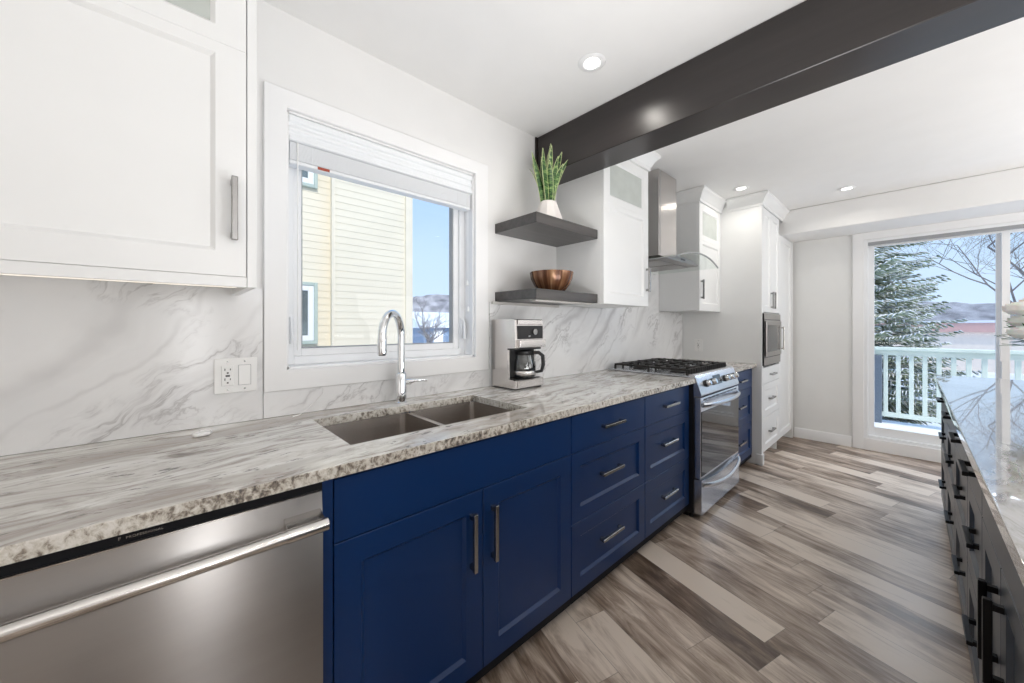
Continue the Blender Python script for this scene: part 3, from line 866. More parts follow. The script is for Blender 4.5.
def snake_plant():
    cx, cy, z = 1.61, 1.43, 1.8385
    r = thing('snake_plant', 'snake plant with striped upright leaves in a white tapered pot on the upper shelf', 'plant', (cx, cy, z))
    m = MB()
    m.lathe(cx, cy, [(.084, z), (.089, z + .004), (.086, z + .03), (.049, z + .130), (.045, z + .133), (.042, z + .130), (.042, z + .105), (0, z + .105)], 10)
    m.build('pot', M['pot'], r, ang=.25)
    m = MB(); m.lathe(cx, cy, [(.0415, z + .106), (.0415, z + .116), (0, z + .118)], 16); m.build('soil', M['soil'], r)
    n = N('snake_leaf')
    f = n.noise(n.map(scale=(20, 20, 75)), scale=1, detail=4, rough=.6, dist=.4)
    n.set(col=n.ramp(f, [(.42, (.012, .05, .012)), (.52, (.05, .13, .03)), (.62, (.20, .32, .10)), (.72, (.45, .54, .28))]), rough=.35)
    gm = n.m
    edge = plain('leaf_margin', (.62, .68, .36), .4)
    rnd = random.Random(4)
    specs = [(-.022, -.016, -.030, .0, .27, 50), (-.004, -.020, -.005, .0, .26, -30), (.010, -.022, .030, .0, .29, 15), (.024, .0, .055, .0, .33, -25), (-.032, .010, -.055, .0, .30, 15), (-.028, .004, -.045, .02, .24, 0), (-.012, -.006, -.02, .0, .30, 35), (.006, .016, .022, .02, .33, -40), (.016, -.014, .05, -.01, .25, 10), (-.020, -.012, -.035, -.02, .315, 20), (-.006, .012, -.01, .02, .28, -10), (.000, -.010, .005, -.01, .345, 5),
             (.012, .006, .01, .0, .37, -20), (.020, -.008, .09, -.01, .30, 30), (.026, .010, .07, .03, .22, 70), (-.016, .018, -.05, .03, .22, 60), (.008, .020, .02, .05, .25, 15)]
    for (ox, oy, tx, ty, h, tw) in specs:
        m = MB(); rings = []; er = [[], []]
        n_ = 12
        # camera-right basis: leaves fan across the view but are true 3-D blades
        for k in range(n_ + 1):
            t = k / n_
            wd = .0165 * (math.sin(PI * min(1, .22 + t * .50)) if t < .56 else math.cos((t - .56) / .44 * PI / 2) ** .8) + .0006
            a = R(-43 + tw + 25 * t)
            px = cx + ox + tx * t * (.4 + .8 * t) * .9 + ty * t * .0
            py = cy + oy - tx * t * (.4 + .8 * t) * .5 + ty * t * t
            pz = z + .11 + h * t
            ux, uy = math.cos(a), math.sin(a)
            nx, ny = -uy, ux
            c = .35 * wd
            rings.append([(px - ux * wd + nx * c, py - uy * wd + ny * c, pz), (px, py, pz), (px + ux * wd + nx * c, py + uy * wd + ny * c, pz), (px + nx * .0035, py + ny * .0035, pz)])
            er[0].append((px - ux * wd + nx * c, py - uy * wd + ny * c, pz)); er[1].append((px + ux * wd + nx * c, py + uy * wd + ny * c, pz))
        m.rings(rings)
        lf = m.build('leaf', gm, r)
        m = MB()
        for e in er: m.tube(e, .0014, 5)
        m.build('leaf_margin', edge, lf)
snake_plant()
def bowl():
    cx, cy, z = 1.640, 1.430, 1.4485
    n = N('bowl_wood')
    t = n.n('ShaderNodeTexCoord')
    s = n.sep(n.obj()); ang = n.math('ARCTAN2', s[1], s[0])
    f = n.noise(n.comb(n.math('MULTIPLY', ang, 3.0), 0, n.math('MULTIPLY', s[2], 1.5)), scale=1.3, detail=4, rough=.55)
    n.set(col=n.ramp(f, [(.3, (.035, .014, .008)), (.5, (.16, .065, .03)), (.7, (.42, .24, .13))]), rough=.22, metal=.35)
    m = MB()
    wav = lambda k: 1 + .012 * math.cos(k * 2 * PI / 8 * 2)
    m.lathe(cx, cy, [(0, z), (.060, z), (.078, z + .012), (.102, z + .045), (.120, z + .080), (.127, z + .118), (.122, z + .118), (.114, z + .082), (.096, z + .050), (.070, z + .020), (0, z + .014)], 64, wav)
    o = m.build('bowl', n.m); tag(o, 'round brown wooden bowl standing on the lower dark shelf', 'bowl', loc=(cx, cy, z))
bowl()

# ================================================================== BLIND
def blind():
    r = thing('window_blind', 'raised white slatted blind at the top of the window over the sink', 'blind', (.77, YW + .03, 1.87))
    a, b = WX0 + .010, WX1 - .010
    m = MB(); m.prism([(YW + .008, 1.972), (YW + .001, 1.976), (YW + .001, 1.990), (YW + .007, 1.994), (YW + .009, 2.006), (YW + .004, 2.012), (YW + .004, 2.024), (YW + .010, 2.030), (YW + .010, 2.042), (YW + .004, 2.048), (YW + .001, 2.060), (YW + .003, 2.070), (YW + .055, 2.070), (YW + .055, 1.972)], 'x', a, b)
    m.build('valance', M['blind'], r, ang=.3)
    m = MB()
    for k in range(15):
        z = 1.903 + k * .0045
        m.box(a + .004, b - .004, YW + .012, YW + .056, z, z + .0032)
    m.build('slats', M['blind'], r)
    m = MB(); m.box(a + .003, b - .003, YW + .011, YW + .057, 1.886, 1.901, .003); br = m.build('bottom_rail', M['blind'], r)
    m = MB(); m.box(.44, .485, YW + .0095, YW + .0108, 1.888, 1.899); m.build('warning_tag', M['red'], br)
    for x in (.42, .77, 1.12):
        m = MB(); m.box(x - .0008, x + .0008, YW + .0102, YW + .0112, 1.900, 1.972); m.build('ladder_cord', M['blind'], r)
    m = MB(); m.tube([(a + .03, YW + .008, 1.97), (a + .03, YW + .008, 1.16)], .0025, 8); m.build('tilt_wand', M['outlet'], r)
    for (dx, zl) in ((.030, 1.50), (.024, 1.36)):
        m = MB(); m.tube([(b - dx, YW + .006, 1.97), (b - dx, YW + .006, zl)], .0009, 6); cd = m.build('pull_cord', M['outlet'], r)
        m = MB(); m.lathe(b - dx, YW + .006, [(.002, zl + .002), (.0055, zl - .006), (.007, zl - .024), (0, zl - .027)], 12); m.build('tassel', M['outlet'], cd)
blind()

# ================================================================== RANGE
def stove():
    x0, x1 = 2.499, 3.261
    yf = .918
    r = thing('range', 'stainless gas range with black glass oven door and cast iron grates', 'stove', ((x0 + x1) / 2, 1.26, 0))
    m = MB(); m.box(x0, x1, yf + .045, 1.590, .035, .905, .002); m.build('body', M['black'], r)
    m = MB(); m.box(x0 + .02, x1 - .02, yf + .09, 1.5, .001, .0348)
    m.build('plinth', M['black'], r)
    for x in (x0 + .03, x1 - .03):
        m = MB(); m.cyl((x, yf + .07, .0005), (x, yf + .07, .035), .014, 14); m.build('foot', M['black'], r)
    # cooktop overlapping the counter slightly
    m = MB(); m.box(x0 - .004, x1 + .004, yf + .070, 1.600, .9165, .928, .003, 2); ct = m.build('cooktop', M['rangesteel'], r)
    # control panel sloped
    m = MB(); m.prism([(yf + .044, .800), (yf + .002, .800), (yf - .004, .812), (yf + .036, .930), (yf + .046, .938), (yf + .072, .938), (yf + .072, .9055), (yf + .044, .9050)], 'x', x0, x1)
    cp = m.build('control_panel', M['rangesteel'], r, ang=.9)
    dy, dz = .040, .118; L = math.hypot(dy, dz); ny_, nz_ = -dz / L, dy / L     # outward normal of the slope
    tt = .50
    py, pz = yf - .004 + dy * tt, .812 + dz * tt
    for k, x in enumerate((x0 + .13, x0 + .235, (x0 + x1) / 2 - .02 + .13, x1 - .175, x1 - .075)):
        m = MB(); m.tube([(x, py, pz), (x, py + ny_ * .012, pz + nz_ * .012)], .024, 24); kb = m.build('knob', M['black'], cp)
        m = MB(); m.tube([(x, py + ny_ * .0125, pz + nz_ * .0125), (x, py + ny_ * .032, pz + nz_ * .032), (x, py + ny_ * .036, pz + nz_ * .036)], [.019, .018, .015], 24)
        m.build('knob_cap', M['chrome'], kb)
    # display glass between the knobs
    def onslope(m, x0_, x1_, t0, t1, off):
        P = lambda x, t, o_: (x, yf - .004 + dy * t + ny_ * o_, .812 + dz * t + nz_ * o_)
        m.rings([[P(x0_, t0, .0003), P(x1_, t0, .0003), P(x1_, t1, .0003), P(x0_, t1, .0003)], [P(x0_, t0, off), P(x1_, t0, off), P(x1_, t1, off), P(x0_, t1, off)]])
    m = MB(); onslope(m, x0 + .285, x0 + .420, .30, .82, .002); m.build('display', M['ovenglass'], cp)
    # oven door
    m = MB()
    m.box(x0 + .002, x1 - .002, yf, yf + .040, .268, .792, .004, 2)
    dr = m.build('oven_door', M['rangesteel'], r)
    m = MB(); m.box(x0 + .010, x1 - .010, yf - .003, yf - .0003, .285, .700, .001); m.build('oven_glass', M['ovenglass'], dr)
    m = MB()
    for k in range(9):
        xa = x0 + .05 + k * .075
        m.box(xa, xa + .052, yf - .0012, yf - .0002, .771, .780)
    m.build('vent_slots', M['slot'], dr)
    def bow(name, z, par, tz=.010, sag=.036, mat=None):
        m = MB(); pts = []
        for k in range(21):
            t = k / 20; x = x0 + .030 + (x1 - x0 - .060) * t
            pts.append((x, yf - .004 - sag * (math.sin(PI * t) ** .55), z))
        m.tube(pts, tz, 12, squash=1.5)
        return m.build(name, mat or M['rangesteel'], par)
    bow('oven_handle', .742, dr, .0105, .048)
    # storage drawer
    m = MB()
    pr = []
    n_ = 16
    top = [(x0 + .002 + (x1 - x0 - .004) * k / n_, .262 - .0 - .030 * math.sin(PI * k / n_)) for k in range(n_ + 1)]
    m.prism([(x0 + .002, .040), (x1 - .002, .040)] + top[::-1], 'y', yf - .004, yf + .040)
    sd = m.build('storage_drawer', M['rangesteel'], r)
    m = MB(); m.prism([(p[0], p[1] + .0008) for p in top] + [(x1 - .002, .2665), (x0 + .002, .2665)], 'y', yf + .006, yf + .038); m.build('drawer_gap', M['black'], r)
    m = MB(); pts = []
    for k in range(21):
        t = k / 20; x = x0 + .018 + (x1 - x0 - .036) * t
        pts.append((x, yf - .008 - .040 * (math.sin(PI * t) ** .6), .232 - .030 * math.sin(PI * t)))
    m.tube(pts, .0105, 12, squash=1.5); m.build('drawer_handle', M['rangesteel'], sd)
    # burners and grates
    spots = [(x0 + .17, 1.13), (x0 + .17, 1.42), ((x0 + x1) / 2, 1.275), (x1 - .17, 1.13), (x1 - .17, 1.42)]
    for (bx, by) in spots:
        m = MB(); m.lathe(bx, by, [(.055, .9285), (.058, .934), (.050, .940), (.036, .942), (.036, .947), (.030, .950), (0, .950)], 24); m.build('burner', M['iron'], ct)
    gw = (x1 - x0 - .04) / 3
    for g in range(3):
        a = x0 + .02 + g * gw + .003; b = a + gw - .006; c, d = 1.010, 1.560
        m = MB(); z0, z1, h = .955, .967, .006
        for x in (a + h, b - h): m.box(x - h, x + h, c, d, z0, z1, .002)
        for y in (c + h, d - h): m.box(a, b, y - h, y + h, z0, z1, .002)
        xm = (a + b) / 2
        for y in (1.06, 1.13, 1.20, 1.285, 1.36, 1.42, 1.49): 
            m.box(a, xm - .025, y - h * .7, y + h * .7, z0 + .001, z1 + .004, .002); m.box(xm + .025, b, y - h * .7, y + h * .7, z0 + .001, z1 + .004, .002)
        for (ya, yb) in ((c, 1.09), (1.17, 1.38), (1.46, d)): m.box(xm - h * .7, xm + h * .7, ya, yb, z0 + .001, z1 + .004, .002)
        for x in (a + h, xm, b - h):
            for y in (c + h, (c + d) / 2, d - h): m.box(x - h, x + h, y - h, y + h, .9283, z0)
        nf = 6
        for k in range(nf):   # row of fingers along the front edge
            x = a + .012 + (b - a - .024) * k / (nf - 1)
            m.box(x - .004, x + .004, c - .014, c + .004, .932, z1, .002)
        m.build('grate', M['iron'], ct)
stove()

# ================================================================== HOOD
def hood():
    cx = 2.872
    r = thing('range_hood', 'stainless chimney range hood with curved glass canopy above the stove', 'range hood', (cx, 1.45, 1.62))
    m = MB(); m.box(cx - .155, cx + .155, 1.300, YW - .012, 1.792, ZC - .002, .002)
    m.build('chimney', M['steelv'], r)
    m = MB(); m.box(cx - .137, cx - .131, 1.2985, 1.2997, 1.80, ZC - .004); m.build('chimney_seam', M['gasket'], r)
    m = MB()
    def rc(x0, x1, y0, y1, z): return [(x0, y0, z), (x1, y0, z), (x1, y1, z), (x0, y1, z)]
    yb = YW - .012
    m.rings([rc(cx - .268, cx + .278, 1.183, yb, 1.738), rc(cx - .270, cx + .280, 1.180, yb, 1.741), rc(cx - .270, cx + .280, 1.180, yb, 1.7505), rc(cx - .16, cx + .16, 1.180, yb, 1.7745), rc(cx - .10, cx + .10, 1.185, yb, 1.778)])
    bd = m.build('canopy_body', M['steel'], r, ang=.4)
    for q in (-.13, .14):
        m = MB(); m.box(cx + q - .125, cx + q + .125, 1.25, 1.56, 1.7335, 1.7375, .001)
        m.build('filter', M['steel'], bd)
    m = MB(); m.box(cx - .05, cx + .03, 1.1785, 1.1797, 1.752, 1.764); m.build('control_buttons', M['black'], bd)
    m = MB(); top = []; bot = []
    n_ = 28; W = .385
    for k in range(n_ + 1):
        t = -1 + 2 * k / n_
        z = 1.788 - .060 * t * t
        x = cx + W * t
        yfr = 1.054 + .012 * t * t
        top.append(((x, yfr, z), (x, yb, z))); bot.append(((x, yfr, z - .006), (x, yb, z - .006)))
    # cut where the body is: leave as a continuous sheet with thickness
    bm = m.bm
    vt = [(bm.verts.new(a), bm.verts.new(b)) for a, b in top]; vb = [(bm.verts.new(a), bm.verts.new(b)) for a, b in bot]
    for i in range(n_):
        bm.faces.new((vt[i][0], vt[i + 1][0], vt[i + 1][1], vt[i][1])); bm.faces.new((vb[i][0], vb[i][1], vb[i + 1][1], vb[i + 1][0]))
        bm.faces.new((vt[i][0], vb[i][0], vb[i + 1][0], vt[i + 1][0])); bm.faces.new((vt[i][1], vt[i + 1][1], vb[i + 1][1], vb[i][1]))
    bm.faces.new((vt[0][0], vt[0][1], vb[0][1], vb[0][0])); bm.faces.new((vt[-1][0], vb[-1][0], vb[-1][1], vt[-1][1]))
    g = m.build('glass_canopy', M['hoodglass'], r)
    m = MB(); m.tube([(p[0][0], p[0][1] - .001, p[0][2] - .003) for p in top], .0060, 6); m.build('glass_edge', M['gasket'], g)
    m = MB(); m.tube([(top[0][0][0] - .001, 1.07, 1.725), (top[0][0][0] - .001, yb, 1.725)], .0035, 6); m.build('glass_edge', M['gasket'], g)
hood()

# ================================================================== TALL PANTRY
YP = .915
def pantry():
    x0, x1 = 3.905, 4.55
    r = thing('pantry_cabinet', 'tall white pantry cabinet housing the built-in microwave', 'cabinet', ((x0 + x1) / 2, 1.27, 0))
    m = MB()
    m.box(x0, x0 + .02, YP + .0, YW - .001, .001, 2.34)
    m.box(x1 - .018, x1, YP + .022, YW - .001, .001, 2.34)
    m.box(x0 + .02, x1 - .018, YW - .012, YW - .001, .1, 2.34)
    for z in (.10, .885, 1.362, 2.32): m.box(x0 + .02, x1 - .018, YP + .022, YW - .012, z, z + .018)
    m.box(x0 + .02, x0 + .055, YP + .001, YP + .022, .10, 2.34)
    m.build('body', M['cabwhite'], r)
    m = MB(); m.box(x0 - .012, x0 + .045, YP - .010, YP + .040, .0008, .10, .004); m.build('plinth_block', M['cabwhite'], r)
    m = MB(); m.box(x0 + .0, x1, YP + .001, YW - .002, 2.3405, ZC - .004); m.build('frieze', M['cabwhite'], r)
    m = MB(); crown(m, x0, 4.688, YP, YU - .064, True, False); m.build('crown_moulding', M['cabwhite'], r)
    m = MB(); m.box(x0 + .03, x1 - .02, YP + .085, YP + .1, .001, .099); m.build('toe_kick', M['cabwhite'], r)
    a = x0 + .056
    xm = (a + x1) / 2
    for (u, v, hx) in ((a, xm - .0015, xm - .035), (xm + .0015, x1 - .0015, xm + .035)):
        m = MB(); shaker(m, u, v, 1.382, 2.335, YP, -1, st=(.055,) * 4); d = m.build('door', M['cabwhite'], r)
        m = MB(); pull(m, hx, YP, 1.50, .16, 'z', -1); m.build('handle', M['nickel'], d)
    for k, (z0, z1) in enumerate(((.725, .872), (.415, .722), (.105, .412))):
        m = MB()
        if k == 0: slab(m, a, x1 - .0015, z0, z1, YP, -1)
        else: shaker(m, a, x1 - .0015, z0, z1, YP, -1, st=(.06,) * 4)
        d = m.build('drawer', M['cabwhite'], r)
        m = MB(); pull(m, xm, YP + (0 if k == 0 else .009), (z0 + z1) / 2, .17, 'x', -1); m.build('handle', M['nickel'], d)
pantry()
def tall2():
    x0, x1 = 4.552, 5.12
    r = thing('tall_cabinet', 'plain white tall cabinet between the microwave column and the grey end wall', 'cabinet', ((x0 + x1) / 2, 1.27, 0))
    m = MB(); m.box(x0, x1, YP + .022, YW - .001, .10, 2.195); m.build('body', M['cabwhite'], r)
    m = MB(); shaker(m, x0 + .0015, x1 - .0015, .105, 2.19, YP, -1, st=(.06,) * 4); m.build('door', M['cabwhite'], r)
    m = MB(); m.box(x0, x1, YP + .085, YP + .10, .001, .099); m.build('toe_kick', M['cabwhite'], r)
    m = MB(); m.box(x1 + .0005, x1 + .022, YP - .008, YW - .002, .001, 2.195, .001); m.build('end_panel', M['cabwhite'], r)
    m = MB(); m.box(x0 + .14, x1 + .02, YP + .001, YW - .01, 2.1955, 2.1985); m.build('scribe', M['cabwhite'], r)
tall2()
def microwave():
    x0, x1, z0, z1 = 3.930, 4.548, .906, 1.362
    r = thing('microwave', 'built-in stainless microwave with a vertical bar handle in the white pantry', 'microwave', ((x0 + x1) / 2, 1.1, z0))
    m = MB(); m.box(x0 + .06, x1 - .03, YP + .024, 1.40, z0 + .002, z1 - .004); m.build('cavity', M['black'], r)
    m = MB(); m.box(x0, x1, YP - .012, YP + .0, z0 - .012, z1 + .018 - .01, .002)
    tk = m.build('trim_kit', M['steel'], r)
    m = MB(); m.box(x0 - .0, x0 + .006, YP - .0125, YP + .0, z0 - .012, z1 + .008); m.build('shadow_gap', M['black'], tk)
    for zz in (z0 + .058, z1 - .052):
        m = MB(); m.box(x0 + .020, x1 - .020, YP - .0135, YP - .0122, zz, zz + .006); m.build('vent_line', M['slot'], tk)
    m = MB(); m.box(x0 + .03, x1 - .03, YP - .026, YP - .0138, z0 + .070, z1 - .060, .003); dr = m.build('door', M['steel'], r)
    m = MB(); m.box(x0 + .075, x1 - .15, YP - .0275, YP - .0262, z0 + .11, z1 - .10, .0005); m.build('door_window', M['ovenglass'], dr)
    m = MB(); m.box(x1 - .125, x1 - .095, YP - .0275, YP - .0262, z0 + .11, z1 - .10, .0005); m.build('control_strip', M['ovenglass'], dr)
    m = MB(); pull(m, x1 - .055, YP - .026, (z0 + z1) / 2, .23, 'z', -1, s=.012, proj=.030); m.build('handle', M['steelv'], dr)
microwave()

# ================================================================== ISLAND
YI = -.138
def island_drawers(x0, x1, label, xc=None):
    return drawer_base(x0, x1, YI, -.98, 1, M['island'], M['islanddark'], M['black_metal'], label, xc or (x0 + x1) / 2, .16)
island_drawers(3.27, 3.88, 'dark slate island drawer cabinet nearest the patio door')
island_drawers(2.70, 3.268, 'dark slate island drawer cabinet second from the patio door')
island_drawers(2.13, 2.698, 'dark slate island drawer cabinet in the middle of the island')
island_drawers(1.72, 2.128, 'dark slate island drawer cabinet next to the island door cabinet')
def island_doors(x0, x1, label):
    r = thing('door_cabinet', label, 'cabinet', ((x0 + x1) / 2, (YI - .98) / 2, 0))
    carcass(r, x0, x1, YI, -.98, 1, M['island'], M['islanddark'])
    m = MB(); slab(m, x0 + .0015, x1 - .0015, .7075, ZTOPF, YI, 1); m.build('drawer', M['island'], r)
    xm = (x0 + x1) / 2
    for (a, b, hx) in ((x0 + .0015, xm - .0015, xm - .045), (xm + .0015, x1 - .0015, xm + .045)):
        m = MB(); shaker(m, a, b, ZB + .001, .7045, YI, 1, st=(.065,) * 4); d = m.build('door', M['island'], r)
        m = MB(); pull(m, hx, YI, .55, .19, 'z', 1); m.build('handle', M['black_metal'], d)
island_doors(1.06, 1.718, 'dark slate two-door island cabinet with black bar handles nearest the camera')
island_doors(.40, 1.058, 'dark slate two-door island cabinet cut off by the right edge of the photo')

# ================================================================== CEILING LIGHTS
def downlight(x, y, label, z=ZC):
    r = thing('ceiling_light', label, 'light', (x, y, z), 'recessed ceiling lights')
    m = MB(); m.lathe(x, y, [(.036, z - .0005), (.060, z - .0005), (.062, z - .003), (.058, z - .006), (.040, z - .008), (.035, z - .004)], 36); m.build('trim_ring', M['trim'], r)
    m = MB(); m.lathe(x, y, [(.0, z - .003), (.0345, z - .003), (.0345, z - .0045), (.0, z - .0045)], 32); m.build('diffuser', M['lamp'], r)
    l = bpy.data.lights.new('downlight', 'AREA'); l.shape = 'DISK'; l.size = .09; l.energy = 1.6; l.color = (1, .95, .88); l.spread = R(150)
    lo = bpy.data.objects.new('downlight', l); lo.location = Vector((x, y, z - .009)) ; C.objects.link(lo)
downlight(1.404, .983, 'recessed ceiling light in front of the dark beam')
downlight(3.632, 1.003, 'recessed ceiling light near the tall white cabinet, left of the far pair')
downlight(4.305, .380, 'recessed ceiling light nearest the patio door, right of the far pair')
downlight(2.6, -.8, 'unseen recessed ceiling light added over the middle of the island')  # these two unseen downlights are added to light the room
downlight(.6, -.8, 'unseen recessed ceiling light added over the near end of the island')

# ================================================================== FLOWERS
def flowers():
    cx, cy, z = 2.950, -.418, ZT + .0005
    r = thing('flower_arrangement', 'white flowers with dark green leaves in a vase at the far end of the island', 'flowers', (cx, cy, z))
    m = MB(); m.lathe(cx, cy, [(.036, z), (.042, z + .01), (.045, z + .09), (.034, z + .17), (.038, z + .19), (.035, z + .19), (.030, z + .17), (0, z + .02)], 24); m.build('vase', M['pot'], r)
    lf = plain('dark_leaf', (.04, .12, .04), .4, var=.4, scale=30)
    pm = plain('white_petal', (.93, .92, .88), .6, var=.03, scale=30, sss=.25)
    rnd = random.Random(3)
    stems = MB()
    # camera-facing side of the bouquet leans towards the walkway
    heads = [(-.085, .075, .410), (-.070, .060, .300), (-.02, .02, .44), (.05, -.02, .40), (-.03, -.07, .43), (-.04, .055, .355), (.06, .03, .35), (.0, -.03, .48)]
    for (hx, hy, hz) in heads:
        stems.tube([(cx, cy, z + .1), (cx + hx * .6, cy + hy * .6, z + .28), (cx + hx, cy + hy, z + hz)], .0025, 6)
        m = MB()
        X_, Y_, Z_ = cx + hx, cy + hy, z + hz
        for li, (ro, z0_, z1_, lobes) in enumerate(((.052, -.020, .022, 5), (.040, -.012, .032, 5), (.026, -.004, .038, 4), (.013, .004, .040, 3))):
            # cupped whorls of petals opening outwards
            wav = lambda k, L=lobes, p=li * .9: 1 + .13 * abs(math.sin(k * PI * L / 40 + p))
            m.lathe(X_, Y_, [(.004, Z_ + z0_), (ro * .62, Z_ + z0_ + .004), (ro * .95, Z_ + (z0_ + z1_) / 2), (ro, Z_ + z1_), (ro * .93, Z_ + z1_ + .001), (ro * .80, Z_ + (z0_ + z1_) / 2 + .003), (ro * .45, Z_ + z0_ + .010), (.002, Z_ + z0_ + .008)], 40, wav)
        m.build('blossom', pm, r)
    m = MB()
    for k in range(44):
        a = rnd.uniform(0, 2 * PI); ln = rnd.uniform(.07, .135); zz = z + rnd.uniform(.20, .34); e = R(rnd.uniform(-15, 40))
        d = Vector((math.cos(a) * math.cos(e), math.sin(a) * math.cos(e), math.sin(e))); s = Vector((-math.sin(a), math.cos(a), 0)); u = d.cross(s)
        c0 = Vector((cx, cy, zz)) + d * .03
        for b in range(3):
            dd = (d + s * (b - 1) * .55).normalized(); ss = dd.cross(u).normalized()
            m.rings([[c0 + dd * ln * t - ss * wd, c0 + dd * ln * t + u * .0012, c0 + dd * ln * t + ss * wd, c0 + dd * ln * t - u * .0012] for t, wd in ((0, .002), (.4, .010), (.8, .007), (1, .0008))])
    m.build('foliage', lf, r)
    stems.build('stems', lf, r)
flowers()

# ================================================================== OUTDOORS
snow = plain('snow', (.80, .82, .86), .8, var=.08, scale=.7, bump=.3)
GZ = -1.2
m = MB(); m.box(-30, 120, -90, 120, GZ - .1, GZ)
struct(m.build('ground', snow), 'snow covered ground outside the windows')
# neighbour house seen through the sink window
def siding_mat():
    n = N('cream_lap_siding')
    col = n.ramp(n.noise(scale=1.5), [(.3, (.75, .685, .555)), (.7, (.79, .725, .59))])
    n.set(col=col, rough=.7)
    return n.m
cream = siding_mat()
corner = plain('cream_corner_board', (.78, .71, .58), .6)
greenframe = plain('grey_green_frame', (.45, .52, .47), .5)
housewin = plain('dark_house_glass', (.14, .17, .17), .08, var=.5, scale=5, spec=.9)
def lap(m, x0, x1, y, z0, z1, h=.088, p=.007):
    """real overlapping boards"""
    k = 0; z = z0; 
    while z < z1:
        m.prism([(y - p, z), (y + .02, z), (y + .02, min(z + h, z1)), (y - .002, min(z + h, z1))], 'x', x0, x1); z += h
def house():
    r = thing('neighbour_house', 'cream sided neighbouring house outside the sink window', 'house', (1.0, 7, GZ))
    Y1, Y2 = 5.0, 5.12
    XE = 2.60; XJ = 1.66
    def J(px):
        a = (px - 512) / 370; return a
    m = MB(); lap(m, 1.53, XE - .09, Y1, GZ, 6.2)
    m.box(1.53, XE - .01, Y1 + .022, 11, GZ, 6.2)
    m.build('wall', cream, r)
    m = MB(); lap(m, -3.0, 1.53, Y2, GZ, 6.2); m.box(-3, 1.53, Y2 + .022, 11, GZ, 6.2)
    m.build('wall', cream, r)
    m = MB(); m.box(XE - .09, XE + .02, Y1 - .03, Y1 + .1, GZ, 6.2, .004); m.box(1.51, 1.545, Y1 - .022, Y1 + .03, GZ, 6.2, .004)
    m.build('corner_boards', corner, r)
    for (x0, x1, z0, z1) in ((.70, 1.37, 1.03, 1.80), (.70, 1.37, 2.98, 3.75)):
        m = MB()
        frame(m, x0, x1, z0, z1, .042, Y2 - .05, Y2 + .0, .004)
        f = m.build('house_window', greenframe, r)
        m = MB(); frame(m, x0 + .043, x1 - .043, z0 + .043, z1 - .043, .065, Y2 - .04, Y2 + .0, .003); m.build('window_sash', M['vinyl'], f)
        m = MB(); m.box(x0 + .11, x1 - .11, Y2 - .022, Y2 - .0145, z0 + .11, z1 - .11); m.build('pane', housewin, f)
    m = MB(); m.prism([(4.6, 6.2), (11.4, 6.2), (8, 8.2)], 'x', -3.3, XE + .3); m.build('roof', M['trim'], r)
house()
bark = plain('grey_bark', (.22, .20, .20), .8, var=.2, bump=.3)
def bare_tree(x, y, h, label, seed, z=GZ, trunk=.10, spread=.55, depth=5, grp=None):
    rnd = random.Random(seed)
    r = thing('bare_tree', label, 'tree', (x, y, z), grp)
    m = MB(); tw = MB()
    def grow(p, d, L, rad, k):
        n = 4; pts = [p]; dd = d.copy()
        for i in range(n):
            dd = (dd + Vector((rnd.uniform(-.14, .14), rnd.uniform(-.14, .14), rnd.uniform(-.02, .12)))).normalized()
            pts.append(pts[-1] + dd * L / n)
        (m if k < 2 else tw).tube(pts, [rad * (1 - .45 * i / n) for i in range(n + 1)], 6 if k < 2 else 4)
        if k >= depth: return
        for b in range(rnd.choice((3, 4, 4))):
            q = pts[rnd.randint(2, n)]
            ax = Vector((rnd.uniform(-1, 1), rnd.uniform(-1, 1), rnd.uniform(-.2, .7))).normalized()
            nd = (dd * (1 - spread) + ax * spread).normalized()
            grow(q, nd, L * rnd.uniform(.6, .8), rad * .5, k + 1)
    grow(Vector((x, y, z)), Vector((0, 0, 1)), h * .36, trunk, 0)
    m.build('trunk', bark, r); tw.build('twigs', bark, r)
    return r
# the street view right of the neighbour house
def ray(px, dist):
    a = (px - 512) / 370; c, s = math.cos(R(47.2)), math.sin(R(47.2))
    return dist * (c + a * s), dist * (s - a * c)
bx, by = ray(428, 26)
bare_tree(bx, by, 5.2, 'bare deciduous tree in the snow seen through the sink window', 5, z=GZ, trunk=.17, spread=.62, depth=4)
bluehouse = plain('blue_grey_house', (.22, .30, .42), .7)
def small_house(px, d, w, h, label, mat, wy=5):
    x, y = ray(px, d)
    r = thing('distant_house', label, 'house', (x, y, GZ), 'snow roofed houses across the street')
    m = MB(); m.box(x - w / 2, x + w / 2, y, y + wy, GZ, GZ + h); m.build('wall', mat, r)
    m = MB(); m.prism([(y - .4, GZ + h), (y + wy + .4, GZ + h), (y + wy + .4, GZ + h + .1), (y + wy / 2, GZ + h + 1.4), (y - .4, GZ + h + .1)], 'x', x - w / 2 - .3, x + w / 2 + .3); m.build('roof', snow, r)
    for k in (-.28, .22):
        m = MB(); m.box(x + k * w - .45, x + k * w + .45, y - .06, y - .01, GZ + 1.0, GZ + 2.1); m.build('window', M['vinyl'], r)
small_house(414, 40, 5.5, 2.2, 'blue grey house left of the bare tree in the sink window view', bluehouse)
small_house(455, 32, 6, 2.3, 'blue grey house right of the bare tree in the sink window view', bluehouse)
